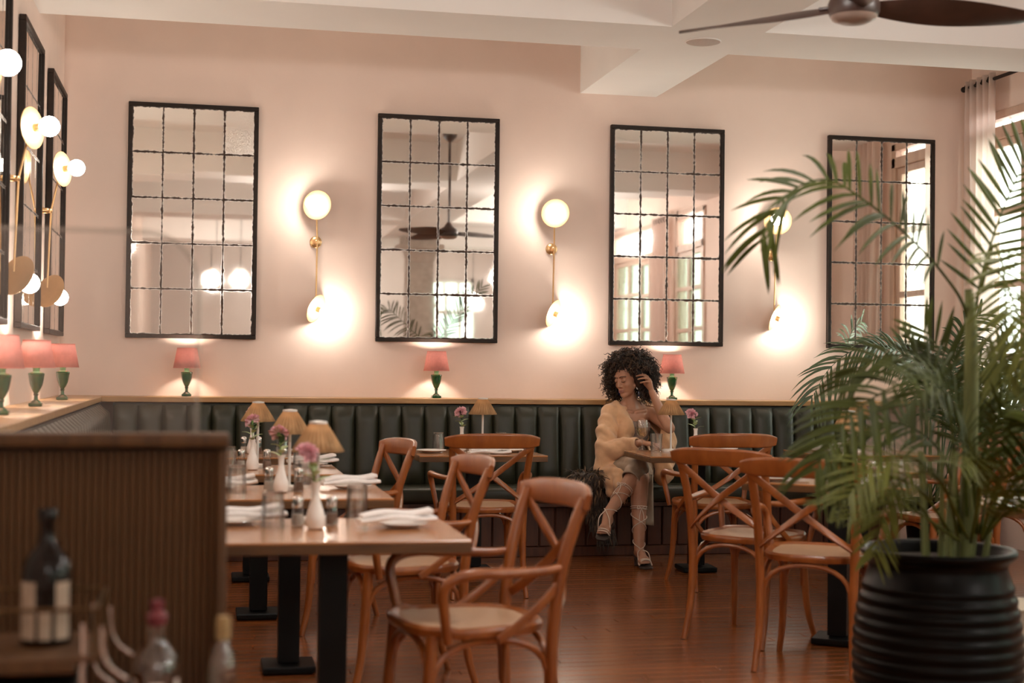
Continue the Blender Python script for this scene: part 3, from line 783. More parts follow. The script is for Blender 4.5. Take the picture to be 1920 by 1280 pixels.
def carnation(seed):
    r = random.Random(seed)
    t = thing('carnation', 'x', 'flower', group='pink carnations in the bud vases')
    tip = Vector((r.uniform(-.03, .03), r.uniform(-.02, .02), .238))
    MB().tube(cat_rom([(0, 0, .06), (tip.x * .2, tip.y * .2, .15), tip], 5), .0022, 6).build('stem', M['stalk'], t)
    fm = MB()
    axis = Vector((r.uniform(-.5, .3), -.75, .75)).normalized(); A = axis_mat(axis)
    for L_ in range(6):
        n = 44; tilt = radians(100 - 17 * L_); R_ = .036 - .0035 * L_; vs = []; fs = []; ph = r.uniform(0, 6)
        for i in range(4):
            for j in range(n):
                a = 2 * pi * j / n; q = i / 3
                rr_ = .003 + R_ * q * sin(tilt) if tilt < pi / 2 else .003 + R_ * q
                z = .002 * L_ + R_ * q * cos(tilt) * .9 + .0050 * q * sin(9 * a + ph) + .0022 * q * sin(17 * a + 2 * ph)
                rr_ *= 1 + .13 * q * sin(5 * a + ph)
                vs.append(tip + A @ Vector((rr_ * cos(a), rr_ * sin(a), z)))
        for i in range(3):
            for j in range(n): fs.append((i * n + j, i * n + (j + 1) % n, (i + 1) * n + (j + 1) % n, (i + 1) * n + j))
        fm.add(vs, fs)
    fm.build('bloom', M['pink'], t, 1.0)
    MB().lathe([(.003, -.016), (.006, -.008), (.007, .002)], 10, tip).build('calyx', M['stalk'], t)
    def leaf(base, d, L_, w, mat):
        base = Vector(base); d = Vector(d).normalized(); s = d.cross(Vector((0, 0, 1)))
        s = s.normalized() if s.length > 1e-3 else Vector((1, 0, 0)); vs = []; fs = []
        for i in range(6):
            q = i / 5; p = base + d * L_ * q + Vector((0, 0, -.35 * L_ * q * q)); ww = w * sin(pi * min(1, q * .92 + .08)) ** .8
            vs += [p - s * ww, p + Vector((0, 0, -.15 * w)), p + s * ww]
        for i in range(5):
            for k in range(2): fs.append((3 * i + k, 3 * i + k + 1, 3 * i + k + 4, 3 * i + k + 3))
        MB().add(vs, fs).build('leaf', mat, t, 1.0)
    for k in range(7):
        a = k * 2.4 + r.uniform(-.4, .4); z = .145 + .012 * k
        leaf((0.15 * tip.x, .15 * tip.y, z), (cos(a), sin(a), .75), .058 + .012 * r.random(), .0145, M['petal_leaf'])
    a = r.uniform(1.8, 3.6)
    leaf((0, 0, .19), (.45 * cos(a), .45 * sin(a), 1.1), .085, .013, M['dark_leaf'])
    leaf((0, 0, .20), (.25 * cos(a + 1), .25 * sin(a + 1), 1.2), .075, .011, M['dark_leaf'])
    return t
def shaker(fill, label):
    t = thing('salt_shaker' if fill == 'salt' else 'pepper_shaker', label, 'shaker', group='glass salt and pepper shakers')
    MB().lathe([(.018, 0), (.021, .003), (.021, .02), (.018, .045), (.0165, .062)], 8).build('jar', M['glass'], t, 0.3)
    MB().lathe([(.0165, .003), (.0185, .004), (.0180, .018), (.0160, .036), (.0158, .038)], 12).build('filling', M[fill], t)
    MB().lathe([(.0175, .060), (.0180, .063), (.0180, .085), (.0165, .091), (.010, .096), (.001, .097)], 18).build('lid', M['chrome'], t)
    return t
def tumbler(up):
    t = thing('tumbler', 'x', 'glass', group='clear fluted tumblers')
    pr = [(.030, .003), (.033, .0), (.036, .06), (.039, .112), (.0365, .112), (.034, .06), (.030, .010), (.001, .010)]
    if not up: pr = [(r, .112 - z) for r, z in pr]
    MB().lathe(pr, 48, rfun=lambda a, i: 1 + .022 * cos(12 * a) * (i < 4)).build('glass_body', M['glass'], t, 0.5)
    return t
def wine_glass():
    t = thing('wine_glass', 'x', 'glass', group=None)
    bowl = [(.005, .082), (.018, .088), (.032, .105), (.0375, .130), (.036, .16), (.031, .195), (.0300, .195), (.035, .16), (.0362, .130), (.031, .107), (.017, .091), (.001, .086)]
    MB().lathe(bowl, 28).build('bowl', M['glass'], t)
    MB().lathe([(.034, 0), (.034, .002), (.008, .006), (.0042, .012), (.0036, .05), (.005, .082)], 24).build('foot_stem', M['glass'], t)
    m = glass('white_wine', (.985, .86, .66), .03, .05)
    MB().lathe([(.001, .088), (.0165, .093), (.030, .108), (.0355, .130), (.0353, .143), (.001, .143)], 24).build('wine', m, t)
    return t
def plate():
    t = thing('side_plate', 'x', 'plate', group='white side plates')
    MB().lathe([(.001, .004), (.055, .004), (.060, .007), (.088, .0185), (.090, .016), (.087, .017), (.060, .010), (.054, .007), (.001, .007)], 36).build('plate_body', M['ceramic'], t)
    return t
def napkin(seed, L_=.25, w=.095, h=.026):
    r = random.Random(seed); t = thing('napkin', 'x', 'napkin', group='folded white napkins')
    ph = r.uniform(0, 6)
    for k in range(2):
        pts = [((u - .5) * L_ * (1 - .08 * k), .004 * sin(5 * u + ph) + .006 * k, h * (.28 + .42 * k) + .004 + .005 * sin(7 * u + ph + k) + (.012 * u if k else .004 * u)) for u in [i / 14 for i in range(15)]]
        MB().sweep(pts, lambda tt, k=k: rrect(w * (1 - .2 * k) * (0.80 + .26 * tt + .05 * sin(9 * tt + ph)), h * .62 * (1 - .3 * abs(tt - .5)), .48, 4), up=(0, 0, 1)).build('fold', M['linen'], t, 1.0)
    return t
P_lamp = rattan_lamp(); P_vase = bud_vase(); P_fl = [carnation(i) for i in (1, 5, 9)]
P_salt = shaker('salt', 'x'); P_pep = shaker('pepper', 'x'); P_td = tumbler(False); P_tu = tumbler(True); P_plate = plate(); P_nap = [napkin(i) for i in (2, 6)]
used = set()
def place(proto, x, y, label, rz=0.0, z=None):
    o = proto if proto.name not in used else dup(proto)
    used.add(proto.name)
    o.location = (x, y, TZ + .0005 if z is None else z); o.rotation_euler = (0, 0, radians(rz)); o['label'] = label
    return o
def setting(desc, lamp=None, vase=None, fl=0, frz=0, salt=None, pep=None, tum=(), plates=(), naps=(), up=()):
    if lamp: place(P_lamp, *lamp, 'rattan-shaded white table lamp on ' + desc)
    if vase:
        place(P_vase, *vase, 'white bud vase on ' + desc)
        place(P_fl[fl], *vase, 'pink carnation in the bud vase on ' + desc, frz)
    if salt: place(P_salt, *salt, 'glass salt shaker with metal lid on ' + desc)
    if pep: place(P_pep, *pep, 'glass pepper shaker with metal lid on ' + desc)
    w = [('left', 'right'), ('front', 'rear')]
    for i, (x, y) in enumerate(tum): place(P_td, x, y, 'upturned clear tumbler, %s one on %s' % ('left right middle'.split()[i], desc), 17 * i)
    for i, (x, y) in enumerate(up): place(P_tu, x, y, 'upright clear tumbler on ' + desc)
    for i, (x, y) in enumerate(plates): place(P_plate, x, y, 'white side plate, %s one on %s' % ('left right middle'.split()[i], desc) if len(plates) > 1 else 'white side plate on ' + desc)
    for i, (x, y, a, zz) in enumerate(naps): place(P_nap[i % 2], x, y, 'folded white napkin, %s one on %s' % ('left right middle'.split()[i], desc) if len(naps) > 1 else 'folded white napkin on ' + desc, a, TZ + zz)
setting('the nearest left table', lamp=(.365, -5.08), vase=(.345, -5.28), fl=0, frz=40, salt=(.295, -5.20), pep=(.405, -5.18),
        tum=((.215, -5.22), (.505, -4.99)), plates=((.10, -5.12), (.62, -5.26)), naps=((.135, -5.12, 10, .0185), (.60, -5.28, 8, .0185)))
setting('the second left table', lamp=(.345, -3.83), vase=(.305, -3.96), fl=1, frz=150, salt=(.262, -3.86), pep=(.378, -3.915),
        tum=((.13, -3.98), (.42, -3.72)), plates=((.06, -3.80), (.60, -3.80)), naps=((.09, -3.80, 5, .0185), (.595, -3.80, 15, .0185)))
setting('the third left table', lamp=(.262, -2.52), vase=(.232, -2.69), fl=2, frz=250, salt=(.180, -2.60), pep=(.305, -2.615),
        tum=((.12, -2.66), (.47, -2.60)), plates=((.53, -2.45),), naps=((.54, -2.45, 12, .0185),))
setting('the farthest left table', vase=(.27, -1.40), fl=1, frz=20, salt=(.225, -1.34), pep=(.31, -1.34), tum=((.03, -1.25), (.44, -1.42)), plates=((.52, -1.30),))
setting('the middle banquette table', lamp=(1.64, -1.30), vase=(1.545, -1.12), fl=0, frz=310, salt=(1.60, -1.10), pep=(1.66, -1.08),
        tum=((1.40, -1.12), (1.80, -1.08)), plates=((1.33, -1.30), (1.82, -1.25)), naps=((1.66, -1.42, 0, 0.0),))
setting('the woman\'s table', lamp=(2.855, -1.22), vase=(3.0, -1.27), fl=0, frz=0, up=((2.762, -1.215),), plates=((2.86, -1.40),), naps=((3.09, -1.43, -6, .0),), tum=((3.24, -1.10),))
WG = wine_glass(); WG['label'] = 'wine glass half full of pale wine before the woman'; WG.location = (2.695, -1.135, TZ + .0005)
setting('the palm table', lamp=(2.98, -3.50), vase=(3.02, -3.38), fl=2, frz=100, salt=(2.92, -3.42), pep=(3.05, -3.60),
        tum=((2.84, -3.62), (3.12, -3.72)), plates=((2.60, -3.50), (2.86, -3.80)), naps=((2.66, -3.46, -30, .0185), (2.86, -3.80, -34, .0185)))
setting('the table hidden by fronds', vase=(3.38, -2.62), fl=1, frz=10, tum=((3.24, -2.70), (3.52, -2.60)), plates=((3.42, -2.84),), salt=(3.46, -2.55))
setting('the corner table', lamp=(4.10, -1.25), vase=(4.02, -1.30), fl=0, frz=70, tum=((3.93, -1.46), (4.22, -1.45)), plates=((3.84, -1.36),), naps=((3.86, -1.36, 20, .0185),))
place(P_plate, 3.10, -4.80, 'white side plate on the table at the right picture edge')
# ------------------------------------------------------------------ palms
def frond(parent, pts, Lf=.22, n=26, t0=.25, mat=None, N=(.1, -.5, .85), seed=0, w=.0085, droop=.35, rach=.006, name='frond', sweepf=.75):
    r = random.Random(seed); base = parent.location
    P = cat_rom([Vector(p) - base for p in pts], 8); m = len(P); N = Vector(N).normalized()
    cum = [0.0]
    for i in range(1, m): cum.append(cum[-1] + (P[i] - P[i - 1]).length)
    tot = cum[-1]
    def at(t):
        d = t * tot; i = 0
        while i < m - 2 and cum[i + 1] < d: i += 1
        q = (d - cum[i]) / max(1e-6, cum[i + 1] - cum[i]); return P[i].lerp(P[i + 1], q), (P[i + 1] - P[i]).normalized()
    mb = MB().tube(P, [rach, rach * .75, rach * .5, rach * .22], 6)
    for k in range(n):
        t = t0 + (1 - t0) * (k / (n - 1)) ** .95
        for s in (-1, 1):
            tt = min(1, max(0, t + r.uniform(-.012, .012)))
            p, T = at(tt); S = T.cross(N)
            if S.length < .05: S = T.orthogonal()
            S.normalize(); Nn = S.cross(T)
            x = (tt - t0) / (1 - t0)
            L_ = Lf * (.55 + .55 * sin(pi * min(1, .15 + x * .75))) * r.uniform(.88, 1.1)
            ang = sweepf * (.65 + .6 * x) + r.uniform(-.09, .09)
            d = (S * s * cos(ang) + T * sin(ang) + Nn * .28 * r.uniform(.3, 1.2)).normalized()
            ww = w * r.uniform(.85, 1.15); B = d.cross(Nn).normalized(); vs = []; fs = []
            dr = droop * r.uniform(.6, 1.4)
            for i in range(6):
                q = i / 5; c = p + d * L_ * q + Vector((0, 0, -dr * L_ * q * q))
                h = ww * (sin(pi * (.12 + .88 * q)) ** .6 if q < 1 else .02)
                vs += [c - B * h, c + Nn * h * .35, c + B * h]
            for i in range(5):
                for j in range(2): fs.append((3 * i + j, 3 * i + j + 1, 3 * i + j + 4, 3 * i + j + 3))
            mb.add(vs, fs)
    me = bpy.data.meshes.new(name); me.from_pydata(mb.v, [], mb.f); me.shade_smooth()
    return put(name, me, mat or M['leaf'], parent)
FAR = {'A': [(4.949, -0.952, 0.511), (4.849, -0.944, 1.228), (4.636, -0.902, 1.398), (4.408, -0.854, 1.385), (4.235, -0.814, 1.257), (4.118, -0.785, 1.058)],
'B': [(4.966, -0.955, 0.511), (4.885, -0.951, 1.157), (4.637, -1.013, 1.368), (4.377, -1.069, 1.4)],
'C': [(4.983, -0.959, 0.512), (5.094, -1.103, 1.019), (5.171, -1.235, 1.181), (5.217, -1.411, 1.148), (5.228, -1.577, 0.965)],
'D': [(4.983, -0.959, 0.512), (5.039, -1.199, 0.775), (5.057, -1.428, 0.89), (5.055, -1.647, 0.698)],
'E': [(4.983, -0.959, 0.512), (5.115, -0.999, 1.087), (5.235, -1.028, 1.304), (5.29, -1.261, 1.27)],
'F': [(4.966, -0.955, 0.511), (5.099, -0.886, 1.23), (5.167, -0.906, 1.522), (5.271, -0.93, 1.632)],
'G': [(4.966, -0.955, 0.511), (4.862, -1.168, 1.089), (4.648, -1.348, 1.298), (4.408, -1.52, 1.261)],
'H': [(4.973, -0.957, 0.512), (5.026, -1.087, 0.912), (5.079, -1.323, 1.025), (5.079, -1.545, 0.929)]}
NEAR = {'S': [(2.33, -5.68, .70), (2.24, -5.77, .86), (2.13, -5.84, .93), (2.02, -5.88, .90), (1.95, -5.90, .80)],
'T': [(2.36, -5.70, .70), (2.31, -5.84, .90), (2.24, -5.93, .98), (2.15, -6.00, .96)],
'U': [(2.42, -5.66, .70), (2.45, -5.80, .90), (2.46, -5.92, 1.00), (2.47, -6.02, .98)],
'V': [(2.30, -5.64, .70), (2.17, -5.68, .84), (2.05, -5.71, .86), (1.94, -5.72, .78)],
'W': [(2.43, -5.64, .70), (2.52, -5.72, .88), (2.58, -5.80, .94), (2.62, -5.88, .90)],'A': [(2.405, -5.619, 1.196), (2.375, -5.638, 1.417), (2.278, -5.67, 1.541), (2.137, -5.694, 1.661), (2.005, -5.668, 1.768), (1.919, -5.6, 1.835), (1.849, -5.533, 1.823), (1.794, -5.469, 1.757), (1.764, -5.41, 1.649)],
'B': [(2.409, -5.624, 1.401), (2.462, -5.577, 1.543), (2.542, -5.515, 1.689), (2.635, -5.445, 1.824), (2.75, -5.37, 1.966), (2.877, -5.297, 2.093)],
'C': [(2.431, -5.631, 1.504), (2.455, -5.659, 1.636), (2.432, -5.755, 1.565), (2.416, -5.8, 1.446), (2.404, -5.826, 1.313), (2.4, -5.823, 1.207)],
'D': [(2.428, -5.63, 1.504), (2.519, -5.57, 1.631), (2.671, -5.501, 1.668), (2.843, -5.434, 1.597)],
'E': [(2.436, -5.653, 1.571), (2.432, -5.754, 1.531), (2.428, -5.853, 1.411), (2.457, -5.908, 1.281)],
'F': [(2.391, -5.628, 0.719), (2.335, -5.673, 1.061), (2.217, -5.702, 1.204), (2.041, -5.766, 1.178), (1.893, -5.784, 1.081), (1.788, -5.81, 0.938)],
'G': [(2.366, -5.622, 0.719), (2.342, -5.575, 1.16), (2.264, -5.509, 1.277), (2.159, -5.435, 1.276), (2.087, -5.367, 1.19)],
'H': [(2.442, -5.587, 0.714), (2.497, -5.554, 1.022), (2.618, -5.48, 1.178), (2.778, -5.413, 1.251)],
'I': [(2.324, -5.664, 0.707), (2.133, -5.78, 0.878), (1.96, -5.846, 0.909), (1.823, -5.867, 0.84)],
'J': [(2.406, -5.682, 0.708), (2.372, -5.831, 0.889), (2.388, -5.938, 0.937), (2.438, -5.999, 0.895)],
'K': [(2.382, -5.626, 0.719), (2.354, -5.522, 0.968), (2.248, -5.45, 1.061), (2.15, -5.378, 1.04), (2.039, -5.353, 0.949)],
'L': [(2.433, -5.585, 0.714), (2.411, -5.537, 1.125), (2.382, -5.483, 1.282), (2.345, -5.426, 1.371)],
'M': [(2.471, -5.563, 0.711), (2.545, -5.512, 0.985), (2.574, -5.471, 1.16), (2.643, -5.437, 1.321)],
'N': [(2.315, -5.713, 0.705), (2.112, -5.754, 0.819), (2.029, -5.777, 0.806), (1.986, -5.796, 0.679)],
'O': [(2.398, -5.68, 0.725), (2.309, -5.769, 0.999), (2.215, -5.854, 1.133), (2.102, -5.933, 1.197), (2.002, -5.962, 1.135)],
'P': [(2.441, -5.638, 0.711), (2.46, -5.746, 0.798), (2.497, -5.805, 0.82), (2.533, -5.863, 0.761)],
'Q': [(2.363, -5.724, 0.731), (2.323, -5.822, 0.97), (2.331, -5.929, 1.104), (2.38, -5.991, 1.122)],
'R': [(2.339, -5.719, 0.714), (2.197, -5.794, 0.903), (2.052, -5.867, 0.981), (1.936, -5.893, 0.959), (1.839, -5.922, 0.868)]}

pp = thing('potted_palm', 'large areca palm in a ribbed black glazed pot at the right', 'potted palm', (2.30, -5.60, 0))
prof = [(.001, 0), (.165, 0), (.175, .012)]
zz = .03
def rp(z):
    t = z / .60
    return .178 + .082 * sin(pi * min(1, .06 + t * .80)) ** .9
while zz < .575:
    for q in range(6):
        z = zz + .039 * q / 6; prof.append((rp(z) + .0075 * sin(pi * q / 6), z))
    zz += .039
prof += [(.222, .592), (.215, .612), (.216, .630), (.232, .645), (.243, .655), (.246, .664), (.242, .672), (.228, .672), (.214, .660), (.205, .62)]
MB().lathe(prof, 64, open_=True).build('pot', M['pot'], pp, 1.2)
MB().lathe([(.001, .635), (.10, .638), (.208, .632)], 32, open_=True).build('soil', M['soil'], pp)
MB().tube(cat_rom([(.09, -.02, .62), (.10, -.02, 1.0), (.098, -.03, 1.28), (.09, -.035, 1.43), (.082, -.036, 1.50)], 5), [.024, .026, .023, .018, .012], 12).build('trunk', M['stem'], pp)
rc = random.Random(11)
for k in range(9):
    a = rc.uniform(0, 6.28); rr_ = rc.uniform(.02, .12); x, y = rr_ * cos(a) + .04, rr_ * sin(a)
    MB().tube(cat_rom([(x, y, .62), (x * 1.2, y * 1.2, .80), (x * 1.5, y * 1.4, .98)], 4), [.011, .009, .006], 8).build('cane', M['stem'], pp)
CF = (-.21, -.95, .2)
SPEC = {'S': dict(Lf=.12, n=32, t0=.34, N=(0, -.5, .85), mat='leaf_lt', droop=.15, w=.0034), 'T': dict(Lf=.15, n=32, t0=.32, N=(0, -.6, .8), mat='leaf_lt', droop=.12, w=.0038), 'U': dict(Lf=.15, n=32, t0=.32, N=(.1, -.6, .8), droop=.12, w=.004), 'V': dict(Lf=.11, n=28, t0=.36, N=(0, -.5, .85), mat='leaf_lt', droop=.15, w=.0034), 'W': dict(Lf=.13, n=28, t0=.34, N=(.1, -.5, .85), mat='leaf_lt', droop=.12, w=.0036),
        'A': dict(Lf=.20, n=24, t0=.36, N=(-.15, -.80, .60), droop=.32, w=.0075), 'B': dict(Lf=.19, n=20, t0=.12, N=(-.3, -.85, .35), droop=.05, w=.009),
        'C': dict(Lf=.17, n=28, t0=.26, N=(-.15, -.97, .1), droop=.06, w=.0050, mat='leaf_lt'), 'E': dict(Lf=.15, n=12, t0=.5, N=(-.3, -.9, .2), droop=.1, mat='leaf_lt', w=.006),
        'F': dict(Lf=.19, n=24, t0=.45, N=(-.1, -.7, .7), droop=.35, w=.008),
        'G': dict(Lf=.17, n=22, t0=.45, N=(-.1, -.7, .7), droop=.3, w=.0065), 'H': dict(Lf=.17, n=20, t0=.38, N=(.1, -.6, .75), w=.007), 'I': dict(Lf=.14, n=34, t0=.36, N=(0, -.5, .85), mat='leaf_lt', droop=.15, w=.0038),
        'J': dict(Lf=.15, n=32, t0=.32, N=(.1, -.5, .8), mat='leaf_lt', droop=.15, w=.004), 'K': dict(Lf=.16, n=22, t0=.42, N=(-.1, -.6, .75), droop=.35, w=.007), 'L': dict(Lf=.17, n=22, t0=.42, N=(-.3, -.9, .3), droop=.05, w=.007),
        'M': dict(Lf=.17, n=20, t0=.40, N=(.2, -.9, .3), droop=.1, w=.007), 'N': dict(Lf=.11, n=24, t0=.36, N=(0, -.4, .9), mat='leaf_lt', droop=.15, w=.0034), 'O': dict(Lf=.16, n=30, t0=.38, N=(-.1, -.7, .6), droop=.3, w=.005),
        'P': dict(Lf=.14, n=30, t0=.3, N=(.1, -.5, .8), mat='leaf_lt', droop=.15, w=.0038), 'Q': dict(Lf=.16, n=30, t0=.34, N=(.1, -.7, .6), droop=.2, w=.0048), 'R': dict(Lf=.15, n=34, t0=.36, N=(-.1, -.5, .8), droop=.2, mat='leaf_lt', w=.004)}
for i, (k, pts) in enumerate(NEAR.items()):
    if k not in SPEC: continue
    kw = dict(SPEC[k]); kw['mat'] = M[kw.get('mat', 'leaf')]
    frond(pp, pts, seed=i, **kw)
fp = thing('potted_palm', 'slender palm in the far right corner by the curtain', 'potted palm', (4.80, -.92, 0))
MB().lathe([(.001, 0), (.13, 0), (.16, .10), (.18, .30), (.19, .36), (.20, .38), (.18, .38), (.17, .34)], 32).build('pot', M['pot'], fp)
MB().lathe([(.001, .345), (.172, .342)], 24, open_=True).build('soil', M['soil'], fp)
for k in range(5):
    a = k * 1.3; MB().tube([(.03 * cos(a), .03 * sin(a), .33), (.05 * cos(a), .05 * sin(a), .62), (.045 * cos(a) , .045 * sin(a), .9)], [.012, .010, .006], 8).build('cane', M['stem'], fp)
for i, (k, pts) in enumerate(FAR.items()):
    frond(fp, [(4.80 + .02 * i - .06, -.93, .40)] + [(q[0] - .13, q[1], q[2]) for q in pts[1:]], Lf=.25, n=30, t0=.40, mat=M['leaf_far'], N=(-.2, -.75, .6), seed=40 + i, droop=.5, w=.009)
cp = thing('cream_planter', 'rounded cream planter cut by the right picture edge', 'planter', (2.86, -5.24, 0))
MB().lathe([(.001, 0), (.11, 0), (.15, .06), (.178, .18), (.180, .28), (.160, .37), (.150, .40), (.155, .42), (.145, .42), (.135, .38)], 40).build('planter_body', M['cream_pot'], cp)
MB().lathe([(.001, .37), (.136, .365)], 24, open_=True).build('soil', M['soil'], cp)

# ------------------------------------------------------------------ ceiling fan and speaker
FX, FY, FZ = 2.40, -4.75, 2.615
fan = thing('ceiling_fan', 'dark wood ceiling fan with slim twisted blades', 'ceiling fan', (FX, FY, FZ))
MB().lathe([(.001, -.055), (.055, -.052), (.082, -.040), (.090, -.026)], 32, open_=True).build('hub_cap', M['fan_lt'], fan)
MB().lathe([(.090, -.028), (.097, -.012), (.098, .02), (.085, .05), (.05, .07), (.03, .10), (.018, .12)], 32).build('motor_housing', M['fan'], fan)
MB().tube([(0, 0, .10), (0, 0, ZC - FZ)], .013, 12).build('downrod', M['fan'], fan)
MB().lathe([(.075, ZC - FZ), (.07, ZC - FZ - .03), (.03, ZC - FZ - .07), (.016, ZC - FZ - .08)], 24).build('canopy', M['fan'], fan)
def blade(ang, L_=.63):
    pts = []; n = 16
    d = Vector((cos(ang), sin(ang), 0)); s = Vector((-sin(ang), cos(ang), 0)); vs = []; fs = []
    for i in range(n + 1):
        q = i / n; r = .085 + L_ * q
        wd = .026 + .060 * sin(pi * min(1, .08 + q * .80)) ** 1.1 if q < .985 else .03
        if q > .9: wd *= sqrt(max(.05, 1 - ((q - .9) / .1) ** 2))
        tw = -radians(32 - 22 * q); c = d * r + Vector((0, 0, .004 - .020 * q))
        a = s * cos(tw) + Vector((0, 0, sin(tw))); nn = s * -sin(tw) + Vector((0, 0, cos(tw)))
        for (u, v) in ((-1, 0), (-.5, .006), (.5, .006), (1, 0), (.5, -.005), (-.5, -.005)): vs.append(c + a * u * wd + nn * v)
    for i in range(n):
        for j in range(6): fs.append((i * 6 + j, i * 6 + (j + 1) % 6, (i + 1) * 6 + (j + 1) % 6, (i + 1) * 6 + j))
    fs += [tuple(range(6)), tuple(n * 6 + j for j in range(6))]
    b = MB().add(vs, fs).build('blade', M['fan'], fan, 1.0)
    MB().box(d * .11 + Vector((0, 0, .012)), (.05, .03, .012), Matrix.Rotation(ang, 3, 'Z'), .003).build('bracket', M['fan'], b, 0.0)
for a in (139, -8, 246): blade(radians(a))
sp = thing('ceiling_speaker', 'flat round speaker grille set in the ceiling beam', 'speaker', (2.86, -1.74, ZBEAM))
MB().lathe([(.001, -.006), (.095, -.006), (.100, -.004), (.103, .0)], 48, open_=True).build('grille', pm('speaker_grille', (.50, .42, .37), .7, var=.15, scale=300), sp)
MB().tube([(.103 * cos(q * pi / 20), .103 * sin(q * pi / 20), -.002) for q in range(40)], .004, 6, closed=True).build('trim_ring', M['ceiling'], sp)

# ------------------------------------------------------------------ fluted partition with glass screen
PY, PT = -6.75, 1.087
pa = thing('fluted_partition', 'dark wood fluted partition across the lower left foreground', 'partition', (0, PY, 0))
xa, xb = XL + .004, .049
MB().box(((xa + xb) / 2, .02, .53), (xb - xa, .05, 1.05)).build('core', M['floor_dark'], pa, 0.0)  # near-black core paints the shade in the gaps between slats
rail = MB().box(((xa + xb) / 2, .008, PT - .014), (xb - xa + .006, .10, .028), bev=.006, seg=2).build('top_rail', M['flute'], pa, 0.8)
MB().box((xb - .011, -.013, .528), (.022, .030, 1.05), bev=.005, seg=2).build('end_post', M['flute'], pa, 0.8)
pit = .0148; me = MB().lathe([(.0068, 0), (.0068, 1.044)], 14).mesh('slat', 1.2)
k = 0; x = xb - .022 - pit / 2
while x > xa + pit / 2:
    put('slat', me, M['flute'], pa, (x, -.006, .006)); x -= pit
gs = thing('glass_screen', 'clear glass screen with a rounded corner on top of the fluted partition', 'glass screen', (0, PY + .01, PT + .001))
gx0, gx1, gh, gr = XL + .01, -.015, .418, .115
out = [(gx0, 0), (gx1, 0)] + [(gx1 - gr + gr * cos(a), gh - gr + gr * sin(a)) for a in [radians(90 * i / 12) for i in range(13)]] + [(gx0, gh)]
n = len(out); vs = [(x, -.005, z) for x, z in out] + [(x, .005, z) for x, z in out]
fs = [tuple(range(n)), tuple(range(2 * n - 1, n - 1, -1))]
MB().add(vs, fs).build('glass_pane', M['pane_glass'], gs, 0.0)
MB().sweep([(x, 0, z) for x, z in out[1:]], rrect(.010, .004, .3), up=(0, 1, 0)).build('polished_edge', glass('polished_glass_edge', (.90, .90, .88), .1, .16), gs, 0.0)

# ------------------------------------------------------------------ bar cart with bottles
M['bronze'] = pm('dark_bronze', (.10, .055, .022), .4, .8, var=.1)
ct = thing('bar_cart', 'dark bar cart with metal gallery rail in the lower left corner', 'cart', (-.30, -7.20, 0))
MB().box((-.06, .02, .722), (.31, .26, .026), bev=.004).build('upper_tray', M['flute'], ct, 0.0)
MB().box((-.06, .02, .665), (.31, .25, .05), bev=.004).build('apron', M['black'], ct, 0.0)
MB().box((.06, .02, .485), (.62, .28, .024), bev=.004).build('lower_shelf', M['flute'], ct, 0.0)
MB().box((.06, .02, .20), (.62, .28, .024), bev=.004).build('bottom_shelf', M['flute'], ct, 0.0)
g = MB()
ring = [(-.205, -.10, .815), (.125, -.10, .815), (.125, .14, .815), (-.205, .14, .815)]
for i in range(4): g.tube([ring[i], ring[(i + 1) % 4]], .004, 8)
g.build('gallery_rail', M['bronze'], ct)
for i in range(4): MB().tube([(ring[i][0], ring[i][1], .735 if i in (0, 3) else .735), ring[i]], .004, 8).build('rail_post', M['bronze'], ct)
MB().box((.11, .02, .731), (.04, .25, .008)).build('tray_lip', M['flute'], ct, 0.0)
for yy_ in (-.09, .12):
    MB().sweep(cat_rom([(.105, yy_, .79), (.106, yy_, .74), (.104, yy_, .70), (.115, yy_, .665), (.145, yy_, .64)], 6), rrect(.004, .008, .3), up=(1, 0, .2)).build('handle', M['chrome'], ct)
    MB().sweep(cat_rom([(.135, yy_, .785), (.138, yy_, .745), (.150, yy_, .715), (.178, yy_, .693)], 6), rrect(.004, .007, .3), up=(1, 0, .4)).build('handle', M['chrome'], ct)
for x in (-.22, .34):
    for y in (-.09, .13):
        MB().box((x, y, .26), (.024, .024, .45)).build('leg', M['black'], ct, 0.0)
        MB().lathe([(.016, 0), (.02, .01), (.02, .028), (.012, .036)], 14, (x, y, 0)).build('caster', M['black'], ct)
for x in (-.20, .08):
    for y in (-.08, .12): MB().box((x, y, .57), (.02, .02, .15)).build('post', M['black'], ct, 0.0)
M['dark_glass'] = pm('dark_bottle_glass', (.006, .003, .002), .12, var=0, spec=.3)
M['label'] = pm('cream_label', (.42, .33, .25), .7, var=.12, scale=30)
M['label2'] = pm('black_label', (.012, .011, .012), .5, var=0)
M['clear_bottle'] = glass('clear_bottle_glass', (.86, .82, .76), .05, .12)
def bottle(name, label, loc, prof, mat, extras, cat='bottle'):
    t = thing(name, label, cat, loc)
    MB().lathe(prof, 28).build('bottle_body', mat, t)
    for nm, p, m in extras: MB().lathe(p, 28).build(nm, m, t)
    return t
b1 = bottle('liqueur_bottle', 'dark squat liqueur bottle with cream label on the cart tray', (-.268, -7.165, .7355),
       [(.001, 0), (.040, 0), (.043, .004), (.043, .125), (.038, .148), (.022, .168), (.014, .180), (.0125, .212), (.014, .214), (.014, .220), (.001, .220)], M['dark_glass'],
       [('cork_cap', [(.001, .216), (.016, .216), (.0165, .218), (.0165, .234), (.014, .238), (.001, .238)], M['dark_glass'])])
def label_patch(parent, r, z0, z1, a0, a1, mat, name='label'):
    n = 14; vs = []; fs = []
    for i in range(n + 1):
        a = radians(a0 + (a1 - a0) * i / n)
        for z in (z0, z1): vs.append((r * cos(a), r * sin(a), z))
    for i in range(n): fs.append((2 * i, 2 * i + 2, 2 * i + 3, 2 * i + 1))
    MB().add(vs, fs).build(name, mat, parent)
